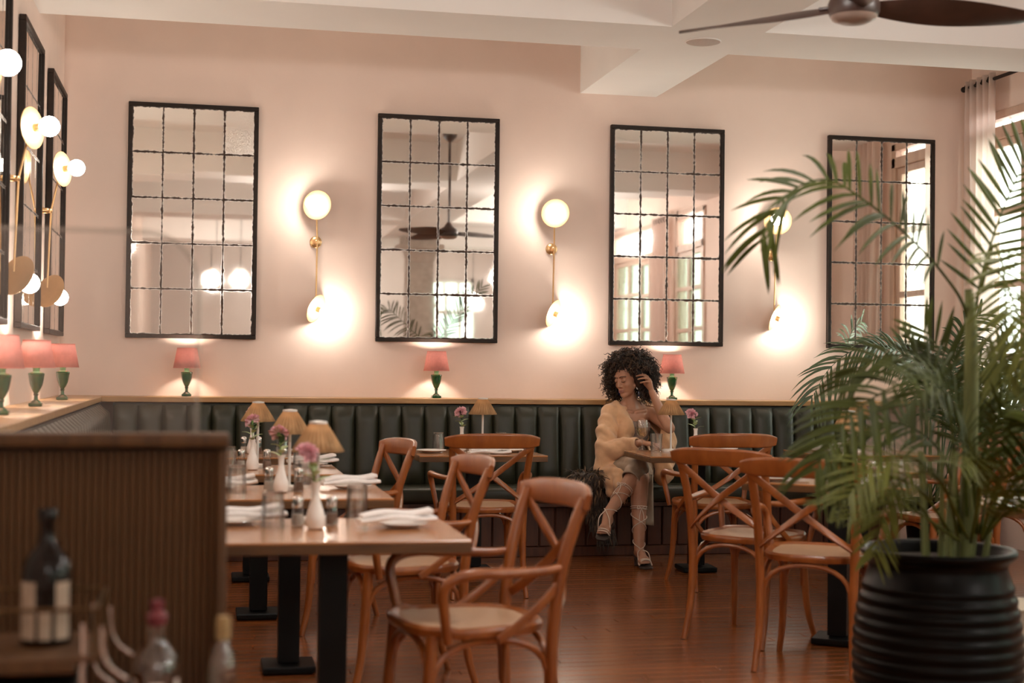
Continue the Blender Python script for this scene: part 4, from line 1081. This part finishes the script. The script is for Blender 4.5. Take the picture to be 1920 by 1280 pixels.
label_patch(b1, .0436, .012, .112, 200, 250, M['label']); label_patch(b1, .0436, .012, .112, 296, 335, M['label']); label_patch(b1, .0438, .012, .060, 258, 286, M['label'])
b2 = bottle('decanter', 'clear glass bottle with pink and clear stopper on the lower cart shelf', (-.077, -7.20, .4975),
       [(.001, 0), (.038, 0), (.040, .004), (.041, .195), (.036, .215), (.020, .238), (.014, .250), (.0165, .262), (.0165, .270), (.001, .270)], M['clear_bottle'],
       [('stopper', [(.001, .268), (.013, .270), (.018, .280), (.019, .288), (.013, .294), (.010, .298), (.012, .306), (.0125, .314), (.001, .318)], pm('pink_stopper', (.17, .035, .045), .3, var=.2)),
        ('liquid', [(.001, .006), (.036, .006), (.037, .19), (.001, .19)], glass('amber_liquid', (.75, .52, .36), .05, .08))])
label_patch(b2, .0413, .10, .175, 255, 290, M['ceramic']); label_patch(b2, .0413, .07, .18, 196, 216, M['ceramic']); label_patch(b2, .0413, .07, .18, 322, 342, M['ceramic'])
b3 = bottle('corked_bottle', 'slim clear bottle with a cream cork at the partition end', (.038, -7.225, .4975),
       [(.001, 0), (.022, 0), (.0245, .004), (.025, .19), (.022, .215), (.012, .240), (.010, .252), (.001, .252)], M['clear_bottle'],
       [('cork', [(.001, .248), (.0125, .248), (.0130, .252), (.0130, .284), (.0115, .288), (.001, .288)], pm('cream_cork', (.34, .23, .10), .7, var=.15, scale=50)),
        ('liquid', [(.001, .006), (.021, .006), (.021, .18), (.001, .18)], glass('pale_liquid', (.70, .60, .50), .05, .08))])
# ------------------------------------------------------------------ the seated woman
M['skin'] = pm('skin', (0.46, 0.235, 0.145), 0.45, var=.06, scale=20, sss=.08)
M['hair'] = pm('dark_curly_hair', (0.018, 0.009, 0.006), 0.6, var=.5, scale=9)
M['hair_tip'] = pm('brown_curl_tips', (0.070, 0.034, 0.016), 0.6, var=.4, scale=9)
M['shawl'] = pm('camel_wool', (0.70, 0.43, 0.245), 0.9, var=.08, scale=20, bump=.25, bscale=220, sheen=.3)
M['top'] = pm('taupe_knit_top', (0.27, 0.20, 0.165), 0.85, var=.1, scale=40, bump=.2, bscale=150)
M['skirt'] = pm('taupe_satin', (0.36, 0.27, 0.195), 0.55, var=.12, scale=14, bump=.1, bscale=30)
M['lips'] = pm('lips', (0.38, 0.135, 0.10), 0.35, var=.05)
M['lash'] = pm('dark_lashes', (0.02, 0.012, 0.01), 0.6, var=0)
M['lace'] = pm('cream_leather_lace', (0.72, 0.60, 0.50), 0.5, var=.05)
M['sole'] = pm('dark_sole', (0.03, 0.02, 0.016), 0.5, var=.1)
M['earring'] = pm('dark_blue_earring', (0.02, 0.04, 0.14), 0.2, var=.2, coat=.5)
WO = Vector((2.75, -0.62, 0.0))
wm = thing('person', 'woman with big dark curls, camel shawl and taupe skirt, seated looking down', 'person', WO)
def remesh(mb, vox, smooth_it, cut=None, disp=None, sculpt=None):
    me = bpy.data.meshes.new('tmp'); me.from_pydata([tuple(Vector(v) - WO) for v in mb.v], [], mb.f)
    bm = bmesh.new(); bm.from_mesh(me); bmesh.ops.recalc_face_normals(bm, faces=bm.faces); bm.to_mesh(me); bm.free()
    o = bpy.data.objects.new('tmp', me); COL.objects.link(o)
    rm = o.modifiers.new('r', 'REMESH'); rm.mode = 'VOXEL'; rm.voxel_size = vox
    if smooth_it:
        s_ = o.modifiers.new('s', 'SMOOTH'); s_.factor = .5; s_.iterations = smooth_it
    dg = bpy.context.evaluated_depsgraph_get(); dg.update()
    out = bpy.data.meshes.new_from_object(o.evaluated_get(dg))
    bpy.data.objects.remove(o); bpy.data.meshes.remove(me)
    bm = bmesh.new(); bm.from_mesh(out); bm.normal_update()
    if sculpt:
        for v in bm.verts: v.co += sculpt(v.co + WO)
    if disp:
        nr = [v.normal.copy() for v in bm.verts]
        for v, n_ in zip(bm.verts, nr): v.co += n_ * disp(v.co + WO)
    if cut:
        bmesh.ops.delete(bm, geom=[f for f in bm.faces if cut(f.calc_center_median() + WO, f.normal)], context='FACES')
        for it in range(60):
            bd = {}
            for e in bm.edges:
                if e.is_boundary:
                    a, c = e.verts
                    bd.setdefault(a, []).append(c.co.copy()); bd.setdefault(c, []).append(a.co.copy())
            for v, nb in bd.items():
                if len(nb) == 2: v.co = v.co.lerp((nb[0] + nb[1]) / 2, .5)
    bm.to_mesh(out); bm.free(); out.shade_smooth()
    return out
def cone(mb, p0, r0, p1, r1, n=14):
    p0, p1 = Vector(p0), Vector(p1)
    mb.ball(p0, r0, n, 8); mb.ball(p1, r1, n, 8); mb.tube([p0, p0.lerp(p1, .5), p1], [r0, (r0 + r1) / 2, r1], n)
def chain(mb, pts):
    for (a, ra), (b, rb) in zip(pts[:-1], pts[1:]): cone(mb, a, ra, b, rb)
# joints
HC = Vector((2.742, -.635, 1.168))
hf = Vector((-.80, -.55, -.24)).normalized(); hu = Vector((-.06, .02, 1)); hu = (hu - hf * hu.dot(hf)).normalized(); hl = hu.cross(hf)
def H(a, b, c): return HC + hl * a + hf * b + hu * c
HM = Matrix((hl, hf, hu)).transposed()
shR, elR, wrR = (2.645, -.59, .938), (2.585, -.74, .705), (2.750, -.945, .762)
shL, elL, wrL = (2.925, -.585, .938), (2.972, -.84, .850), (2.872, -.765, 1.085)
hipR, knR, anR = Vector((2.665, -.64, .565)), Vector((2.700, -1.04, .610)), Vector((2.455, -1.20, .335))
hipL, knL, anL = Vector((2.830, -.64, .555)), Vector((2.700, -1.08, .532)), Vector((2.672, -1.165, .105))
b = MB()
b.ball((2.745, -.60, .57), (.160, .115, .11), 20, 12); b.ball((2.76, -.60, .70), (.112, .085, .12), 20, 12); b.ball((2.778, -.595, .83), (.128, .090, .13), 20, 12)
b.ball((2.785, -.60, .915), (.125, .068, .07), 20, 12)
for x in (2.735, 2.835): b.ball((x, -.668, .852), (.052, .048, .055), 14, 10)
cone(b, (2.66, -.59, .942), .047, (2.915, -.585, .942), .047)
chain(b, [((2.785, -.595, .96), .056), ((2.765, -.605, 1.05), .046), ((2.752, -.615, 1.10), .046)])
for x in (2.70, 2.87): cone(b, (x, -.585, .960), .036, (2.775, -.598, 1.02), .042)
cone(b, (2.70, -.640, .960), .011, (2.772, -.656, .948), .012); cone(b, (2.87, -.636, .960), .011, (2.798, -.656, .948), .012)
# head
b.ball(H(0, -.014, .034), (.073, .094, .086), 20, 14, HM); b.ball(H(0, .026, -.030), (.057, .060, .084), 20, 14, HM)
cone(b, H(0, .066, -.094), .019, H(0, .05, -.080), .03)
for s in (-1, 1):
    cone(b, H(s * .047, -.004, -.045), .019, H(s * .014, .060, -.092), .017)
    b.ball(H(s * .031, .052, -.026), .027, 12, 8); cone(b, H(s * .040, .065, .034), .0095, H(s * .012, .0775, .032), .0095)
    b.ball(H(s * .0105, .091, -.031), .0078, 10, 8); b.ball(H(s * .074, -.008, -.005), (.010, .019, .030), 10, 8, HM)
    b.ball(H(s * .031, .0715, .006), .0155, 12, 8)
cone(b, H(0, .084, .018), .0070, H(0, .101, -.026), .0100)
b.ball(H(0, .085, -.058), (.022, .011, .006), 12, 8, HM); b.ball(H(0, .084, -.068), (.018, .011, .0075), 12, 8, HM)
# arms
chain(b, [(shR, .047), ((2.61, -.67, .81), .040), (elR, .035)]); chain(b, [(elR, .035), ((2.64, -.81, .725), .036), (wrR, .023)])
chain(b, [(shL, .046), ((2.955, -.71, .89), .040), (elL, .036)]); chain(b, [(elL, .036), ((2.945, -.79, .92), .036), (wrL, .0225)])
def finger(k, d1, l1, d2, l2, d3, l3, r):
    p = Vector(k); pts = [(p, r * 1.1)]
    for d, l in ((d1, l1), (d2, l2), (d3, l3)):
        p = p + Vector(d).normalized() * l; r *= .92; pts.append((p, r))
    chain(b, pts)
# left hand raised into the curls
K = [(2.836, -.735, 1.192), (2.843, -.752, 1.184), (2.850, -.766, 1.170), (2.856, -.778, 1.153)]
for i, k in enumerate(K):
    cone(b, Vector(wrL).lerp(Vector(k), .12), .017, k, .0115)
    finger(k, (-.62, .10 - .08 * i, .30 - .10 * i), .032 - .003 * (i == 3), (-.90, .30, .02 - .06 * i), .024 - .002 * (i == 3), (-.8, .42, -.28), .018, .0082 - .0006 * (i == 3))
b.ball(Vector(wrL).lerp(Vector(K[1]), .55), (.020, .030, .036), 12, 8)
cone(b, Vector(wrL) + Vector((-.008, .012, .02)), .014, (2.838, -.728, 1.135), .011); finger((2.838, -.728, 1.135), (-.6, .2, .7), .026, (-.7, .2, .5), .022, (-.7, .3, .3), .004, .0095)
# right hand resting on the table edge
pd = Vector((.62, -.78, -.05)).normalized(); ps = Vector((.78, .62, 0)).normalized()
wr = Vector(wrR)
for i in range(4):
    k = wr + pd * (.078 - .006 * abs(i - 1.2)) + ps * (.030 - .020 * i) + Vector((0, 0, -.004))
    cone(b, wr + ps * (.010 - .007 * i), .017, k, .0115)
    finger(k, pd + Vector((0, 0, .02)) + ps * (.12 - .08 * i), .036 - .004 * (i == 3), pd + Vector((0, 0, -.45)), .024, pd + Vector((0, 0, -.65)), .017, .0082 - .0006 * (i == 3))
b.ball(wr + pd * .045, (.030, .034, .014), 12, 8)
cone(b, wr + pd * .018 + ps * .014, .014, wr + pd * .048 + ps * .050 + Vector((0, 0, -.006)), .0105); finger(wr + pd * .048 + ps * .050 + Vector((0, 0, -.006)), pd + ps * .25, .026, pd, .022, pd, .003, .0095)
# legs and feet
def leg(hip, kn, an, back):
    bk = Vector(back)
    chain(b, [(hip, .086), (hip.lerp(kn, .5), .074), (kn, .056)])
    chain(b, [(kn, .056), (kn.lerp(an, .30) + bk * .018, .053), (kn.lerp(an, .62) + bk * .010, .042), (an, .031)])
leg(hipR, knR, anR, (.75, .55, 0)); leg(hipL, knL, anL, (0, 1, 0))
footL = [anL, Vector((2.675, -1.135, .082)), Vector((2.678, -1.235, .055)), Vector((2.680, -1.285, .032))]
fdR = Vector((-.46, -.55, -.70)).normalized()
footR = [anR, Vector((2.468, -1.190, .292)), Vector((2.425, -1.265, .262)), Vector((2.395, -1.300, .225))]
def foot(F, side, fd):
    a, hl_, ba, to = F
    cone(b, a, .031, hl_, .028); cone(b, a, .030, ba, .028); cone(b, hl_, .026, ba, .026)
    s_ = Vector(side).normalized()
    for i in range(5):
        st = ba.lerp(to, .35) + s_ * (-.030 + .015 * i); cone(b, ba + s_ * (-.016 + .008 * i), .021, st, .0125)
        cone(b, st, .0115 if i != 4 else .0135, st + fd * (.036 - .004 * abs(i - 3)), .0085 if i != 4 else .0105, 10)
foot(footL, (-1, .02, 0), Vector((0.03, -.93, -.25)).normalized()); foot(footR, (-.80, .58, .10), fdR)
def face_sculpt(p):
    d = Vector((0, 0, 0))
    for s in (-1, 1):
        for (c, R_, a) in ((H(s * .028, .086, .013), .014, -.0035), (H(s * .020, .09, .000), .010, -.003), (H(s * .030, .085, -.008), .008, -.0015)):
            q = (p - c).length
            if q < 3 * R_: d += hf * a * exp(-(q / R_) ** 2)
    q = p - H(0, .09, -.0635); x, z = q.dot(hl), q.dot(hu)
    if abs(x) < .03 and abs(z) < .01 and q.length < .04: d += hf * (-.0025 * exp(-(z / .0022) ** 2) * exp(-(x / .02) ** 2))
    return d
put('body', remesh(b, .0042, 3, sculpt=face_sculpt), M['skin'], wm)
def rel(mb): mb.v = [tuple(Vector(v) - WO) for v in mb.v]; return mb
for s in (-1, 1):
    rel(MB().sweep(cat_rom([H(s * .014, .094, .0285), H(s * .028, .0945, .036), H(s * .042, .082, .0345), H(s * .051, .068, .029)], 5), lambda t: rrect(.004, .0065 * (1 - .6 * t), .4), up=hf)).build('eyebrow', M['lash'], wm)
    rel(MB().tube(cat_rom([H(s * .017, .0850, .003), H(s * .026, .0885, -.002), H(s * .036, .0860, -.002), H(s * .046, .0760, .003)], 5), [.0008, .0017, .0018, .001], 6)).build('eyelashes', M['lash'], wm)
lp = MB()
lp.sweep(cat_rom([H(-.0225, .0805, -.061), H(-.010, .0945, -.0565), H(0, .0965, -.0585), H(.010, .0945, -.0565), H(.0225, .0805, -.061)], 5), lambda t: rrect(.004, .0015 + .0065 * sin(pi * t) ** .7, .48), up=hu)
lp.sweep(cat_rom([H(-.021, .0795, -.0635), H(-.008, .0935, -.0690), H(.008, .0935, -.0690), H(.021, .0795, -.0635)], 5), lambda t: rrect(.005, .0015 + .0080 * sin(pi * t) ** .7, .48), up=hu)
rel(lp).build('lips', M['lips'], wm)
# earring
eh = H(.082, -.010, -.038)
er = MB().tube([eh + Vector((.013 * sin(a) * .5, .0, -.020 + .020 * cos(a))) + Vector((.006 * sin(a), -.010 * sin(a), 0)) for a in [2 * pi * i / 20 for i in range(20)]], .0022, 6, closed=True)
rel(er).build('earring', M['chrome'], wm)
rel(MB().lathe([(.001, -.05), (.007, -.042), (.009, -.02), (.003, -.004), (.001, 0)], 12, eh + Vector((0, -.004, -.038)))).build('earring', M['earring'], wm)
eh2 = H(-.070, .01, -.045)
rel(MB().lathe([(.001, -.05), (.008, -.042), (.009, -.02), (.003, -.004), (.001, 0)], 12, eh2 + Vector((0, 0, -.012)))).build('earring', M['earring'], wm)
# hair: a dark lobed mass plus ringlets
rh = random.Random(5)
HB_ = H(0, -.045, .02)
def hair_R(d):
    """outer radius of the hair in direction d (unit, world)"""
    df = d.dot(hf); du = d.z; side = d.dot(Vector((.978, -.208, 0)))
    R_ = .168 + .018 * max(0, du) + .030 * max(0, -du) * (1 if abs(side) > .3 else .3) + .025 * max(0, -side) + .012 * max(0, side)
    return R_
def hidden_face(d):
    f_, l_, u_ = d.dot(hf), d.dot(hl), d.dot(hu)
    # open oval for the face, its centre a little below the middle of the head
    c = (hf * 1.0 - hu * .40 + hl * .14).normalized()
    return sm(.67, .83, d.dot(c))
vs = []; fs = []; n, m = 72, 44
for j in range(m + 1):
    th = pi * j / m
    for i in range(n):
        a = 2 * pi * i / n; d = Vector((sin(th) * cos(a), sin(th) * sin(a), cos(th)))
        h_ = hidden_face(d); bump_ = .016 * noise.noise(d * 7) + .010 * noise.noise(d * 17)
        fr = sm(.45, .80, d.dot(hf))
        R_ = (hair_R(d) - .048 - .022 * fr + bump_) * (1 - h_) + .070 * h_
        if d.z < -.72: R_ = min(R_, .11)
        vs.append(HB_ + d * R_)
for j in range(m):
    for i in range(n): fs.append((j * n + i, (j + 1) * n + i, (j + 1) * n + (i + 1) % n, j * n + (i + 1) % n))
rel(MB().add(vs, fs)).build('hair_mass', M['hair'], wm, 1.2)
hm = MB(); ht = MB()
cnt = 0
while cnt < 2300:
    d = Vector((rh.gauss(0, 1), rh.gauss(0, 1), rh.gauss(0, 1))).normalized()
    if hidden_face(d) > .10 or d.z < -.80: continue
    cnt += 1
    fr = sm(.45, .80, d.dot(hf))
    R_ = hair_R(d) - .040 * fr; p0 = HB_ + d * (R_ - .050 + rh.uniform(-.02, .03))
    Lh = rh.uniform(.035, .075) * (1 - .35 * fr); turns = rh.uniform(1.6, 3.2); cr = rh.uniform(.0055, .010); ph = rh.uniform(0, 6.3)
    g = Vector((0, 0, -1)); dd = (d * .55 + g * .45 + Vector((rh.uniform(-.6, .6), rh.uniform(-.6, .6), rh.uniform(-.4, .4)))).normalized()
    N1 = dd.orthogonal().normalized(); N2 = dd.cross(N1); pts = []
    ns = int(turns * 7)
    for i in range(ns + 1):
        q = i / ns; a = ph + turns * 2 * pi * q
        pts.append(p0 + dd * Lh * q + g * .02 * q * q + (N1 * cos(a) + N2 * sin(a)) * cr * (.7 + .3 * q))
    dl = (pts[-1] - HB_).normalized()
    if hidden_face(dl) > .30: continue
    if any(q_.y < -.715 and (q_ - Vector((2.815, -.745, 1.172))).length < .060 for q_ in pts): continue
    tgt = ht if (rh.random() < (.40 if d.x < 0 else .18)) else hm
    tgt.tube(pts, [.0030, .0028, .0014], 4, cap=False)
rel(hm).build('hair_curls', M['hair'], wm, 1.2); rel(ht).build('hair_curls', M['hair_tip'], wm, 1.2)
# bandeau top
t_ = MB()
t_.ball((2.76, -.60, .70), (.119, .092, .127), 20, 12); t_.ball((2.778, -.595, .83), (.135, .097, .137), 20, 12)
for x in (2.735, 2.835): t_.ball((x, -.668, .850), (.060, .056, .063), 14, 10)
put('knit_top', remesh(t_, .006, 5, cut=lambda c, n_: c.z > .890 or c.z < .60, disp=lambda p: .0022 * sin(p.z * 260)), M['top'], wm)
# skirt over the thighs with a hanging panel
k_ = MB()
k_.ball((2.745, -.60, .575), (.172, .127, .115), 20, 12); k_.ball((2.758, -.60, .66), (.125, .098, .07), 20, 12)
chain(k_, [(hipR, .098), (hipR.lerp(knR, .5), .086), (knR, .070), (Vector((2.640, -1.085, .545)), .066)])
chain(k_, [(hipL, .098), (hipL.lerp(knL, .45), .086), (hipL.lerp(knL, .72), .070)])
def skirt_cut(c, n_):
    a = (c - Vector((2.640, -1.085, .545))); ax = (Vector((2.640, -1.085, .545)) - knR).normalized()
    a2 = c - hipL.lerp(knL, .74); ax2 = (knL - hipL).normalized()
    return (a.dot(ax) > .008 and a.length < .09) or (a2.dot(ax2) > .02 and a2.length < .09 and c.z < .60)
sk = put('skirt', remesh(k_, .007, 4, cut=skirt_cut, disp=lambda p: .004 * noise.noise(p * 22) + .003 * sin(p.x * 90 + p.z * 60)), M['skirt'], wm)
sk.modifiers.new('thickness', 'SOLIDIFY').thickness = .003
vs = []; fs = []
for j in range(13):
    q = j / 12
    for i in range(9):
        u = i / 8
        vs.append((2.735 + .095 * u + .008 * sin(7 * u + 2 * q) * q, -.985 + .012 * sin(12 * u + 3 * q) - .03 * q + .05 * u, .575 - .325 * q - .02 * u))
for j in range(12):
    for i in range(8): fs.append((j * 9 + i, j * 9 + i + 1, (j + 1) * 9 + i + 1, (j + 1) * 9 + i))
pn = rel(MB().add(vs, fs)).build('skirt_panel', M['skirt'], wm, 1.2); pn.modifiers.new('thickness', 'SOLIDIFY').thickness = .003
# camel shawl, open at the front and slipping off the left shoulder
s_ = MB()
chain(s_, [((2.69, -.585, .965), .055), (shR, .066), ((2.598, -.665, .82), .066), ((2.572, -.74, .70), .064), ((2.650, -.83, .72), .056), ((2.715, -.905, .752), .044)])
chain(s_, [((2.88, -.57, .955), .052), ((2.945, -.575, .930), .064), ((2.985, -.64, .85), .062), ((3.005, -.68, .74), .060), ((2.99, -.66, .62), .065), ((2.97, -.74, .53), .055)])
s_.ball((2.76, -.565, .82), (.150, .095, .16), 20, 12); s_.ball((2.75, -.565, .64), (.185, .115, .16), 20, 12)
cone(s_, (2.655, -.57, .955), .052, (2.93, -.565, .945), .050)
s_.ball((2.722, -.655, .845), (.062, .078, .080), 16, 10)
chain(s_, [((2.70, -.60, .975), .040), ((2.715, -.655, .90), .045), ((2.715, -.675, .78), .048), ((2.70, -.69, .66), .055)])
chain(s_, [((2.572, -.74, .70), .066), ((2.575, -.72, .60), .075), ((2.60, -.78, .53), .07), ((2.585, -.88, .50), .050), ((2.56, -.90, .44), .034)])
chain(s_, [((2.60, -.78, .56), .07), ((2.62, -.93, .535), .052), ((2.61, -.98, .47), .035)])
def sh_cut(c, n_):
    if c.y < -.595 and c.z > .66 and c.z < 1.2:
        lx = 2.742 + .10 * sm(.97, .74, c.z) * .45; rx = 2.965 - .01 * sm(.97, .80, c.z)
        if lx < c.x < rx and c.y < -.60: 
            if (c - Vector((2.715, -.905, .752))).length > .06 and c.y > -.86: return True
    ax = (Vector((2.715, -.905, .752)) - Vector((2.650, -.83, .72))).normalized()
    d_ = c - Vector((2.715, -.905, .752))
    if d_.dot(ax) > .02 and d_.length < .06: return True
    if c.z > .985 and (c - Vector((2.765, -.60, c.z))).length < .075: return True
    return False
def sh_fold(p):
    u = (p.x * .75 + p.z * .42 + p.y * .35) * 88 + 2.8 * noise.noise(p * 5)
    w_ = (sin(u) * .5 + .5) ** 2.2
    return .013 * w_ * (.45 + .55 * sm(.97, .84, p.z)) + .003 * noise.noise(p * 30) - .005
sh = put('shawl', remesh(s_, .007, 6, cut=sh_cut, disp=sh_fold), M['shawl'], wm)
so = sh.modifiers.new('thickness', 'SOLIDIFY'); so.thickness = .006; so.offset = 1
fr_ = MB(); rf = random.Random(8)
for k in range(46):
    u = k / 45
    p = Vector((2.545 + .10 * u + rf.uniform(-.012, .012), -.87 - .10 * u, .445 + .03 * sin(5 * u)))
    fr_.tube([p, p + Vector((rf.uniform(-.01, .01), -.004, -.022)), p + Vector((rf.uniform(-.015, .015), -.006, -.045))], [.0018, .0015, .0008], 4)
rel(fr_).build('shawl_fringe', M['shawl'], wm)
# laced sandals
def sandal(kn, an, F, back, side, fd, turns, hgt, heel):
    s_ = Vector(side).normalized(); ax = (kn - an); La = ax.length; ax.normalize(); f_ = (-Vector(back)); f_ = (f_ - ax * f_.dot(ax)).normalized(); sd = ax.cross(f_)
    lc = MB()
    def rad(t):
        pts = [(0, .031), (.38, .042), (.70, .053), (1, .056)]
        for (a, ra), (c, rc_) in zip(pts[:-1], pts[1:]):
            if t <= c: return ra + (rc_ - ra) * (t - a) / (c - a)
        return .056
    for sg in (-1, 1):
        pts = []
        for i in range(61):
            q = i / 60; t = q * hgt; a = sg * (pi * turns * q)
            off = Vector(back) * (.010 * t / .38 if t < .38 else .010 + .008 * min(1, (t - .38) / .32))
            pts.append(an + ax * La * t + off + (f_ * cos(a) + sd * sin(a)) * (rad(t) + .0042))
        lc.tube(pts, .0027, 6)
    top = an + ax * La * hgt + Vector(back) * .0145
    for dz in (0, .014): lc.tube([top + ax * dz + (f_ * cos(a) + sd * sin(a)) * (rad(hgt) + .004) for a in [2 * pi * i / 24 for i in range(24)]], .0027, 6, closed=True)
    k0 = top + f_ * (rad(hgt) + .004)
    for sg in (-1, 1):
        lc.tube(cat_rom([k0, k0 + sd * sg * .025 + ax * .012 + f_ * .006, k0 + sd * sg * .028 - ax * .006 + f_ * .006, k0], 4), .0024, 6)
        lc.tube(cat_rom([k0, k0 + sd * sg * .012 - ax * .04 + f_ * .004, k0 + sd * sg * .016 - ax * .085 + f_ * .004], 4), .0024, 6)
    ba, to = F[2], F[3]; nn = s_.cross(fd).normalized()
    if nn.dot(ax) < 0: nn = -nn
    c0 = ba.lerp(to, .6)
    front = an + f_ * .033
    for sg in (-1, 1):
        lc.tube(cat_rom([front, front.lerp(c0, .5) + s_ * sg * .033 + nn * .018, c0 + s_ * sg * .040 - nn * .012], 6), .0027, 6)
    for dd in (0, .016):
        lc.tube(cat_rom([c0 + fd * dd + s_ * .041 - nn * .016, c0 + fd * dd + s_ * .026 + nn * .014, c0 + fd * dd + nn * .021, c0 + fd * dd - s_ * .026 + nn * .014, c0 + fd * dd - s_ * .041 - nn * .016], 5), .0045, 6)
    rel(lc).build('sandal_laces', M['lace'], wm)
    so_ = MB(); h0 = F[1] - nn * .026
    pts = [h0 - fd * .026, h0, ba - nn * .026, to - nn * .020 , to + fd * .042 - nn * .016]
    so_.sweep(cat_rom(pts, 5), lambda t: rrect((.050 + .034 * sm(.2, .75, t)) * (1 - .35 * sm(.88, 1, t)), .010, .4), up=nn)
    if heel is not None: so_.tube([h0 - nn * .004, heel], [.024, .021], 14)
    rel(so_).build('sandal_sole', M['sole'], wm)
sandal(knL, anL, footL, (0, 1, 0), (-1, .02, 0), Vector((0.03, -.96, -.20)).normalized(), 3.0, .58, Vector((2.674, -1.128, .002)))
nR = Vector((-.80, .58, .10)).normalized().cross(fdR); nR = nR if nR.dot(knR - anR) > 0 else -nR
sandal(knR, anR, footR, (.75, .55, 0), (-.80, .58, .10), fdR, 3.0, .50, footR[1] - nR * .085 - fdR * .02)
# feathery jacket hanging off the seat beside her
fj = thing('feathered_jacket', 'shaggy dark brown feathered jacket hanging off the seat beside the woman', 'jacket', (2.462, -.850, .485))
M['feather'] = pm('dark_feathers', (0.040, 0.024, 0.015), 0.6, var=.6, scale=16); M['feather_lt'] = pm('brown_feathers', (0.17, 0.105, 0.055), 0.6, var=.5, scale=16)
core = MB()
for (c, r_) in (((-.06, .06, .03), (.09, .08, .05)), ((-.04, -.02, .0), (.10, .05, .08)), ((.0, -.035, -.13), (.085, .035, .11)), ((.06, -.045, -.27), (.07, .03, .11))): core.ball(c, r_, 16, 10)
core.build('lining', M['feather'], fj)
fa, fb = MB(), MB(); rj = random.Random(4)
for k in range(1000):
    q = rj.random(); 
    c = Vector((-.085 + .16 * q + rj.uniform(-.085, .085) * (1 - .3 * q), -.035 - .035 * rj.random(), .07 - .40 * q + rj.uniform(-.03, .03)))
    up_ = rj.random() < .36
    if up_: c = Vector((rj.uniform(-.14, .04), rj.uniform(-.05, .12), rj.uniform(.04, .085)))
    d = Vector((rj.uniform(-.55, .45) - .3 * (1 - q), -.35 - .35 * rj.random(), -.9 + (1 - q) * .5)).normalized(); L_ = rj.uniform(.04, .09)
    if up_: d = Vector((rj.uniform(-.8, .8), rj.uniform(-.8, .2), rj.uniform(-.2, .5))).normalized()
    w_ = Vector((rj.uniform(-1, 1), rj.uniform(-.4, .4), .2)).normalized() * rj.uniform(.0016, .0035)
    pts = [c, c + d * L_ * .5 + Vector((0, 0, -.004)), c + d * L_ + Vector((0, 0, -.022))]
    (fb if rj.random() < .35 * (1 - q) + .06 else fa).add([pts[0] - w_, pts[0] + w_, pts[1] - w_ * 1.2, pts[1] + w_ * 1.2, pts[2]], [(0, 1, 3, 2), (2, 3, 4)])
fa.build('feathers', M['feather'], fj, 1.2); fb.build('feathers', M['feather_lt'], fj, 1.2)
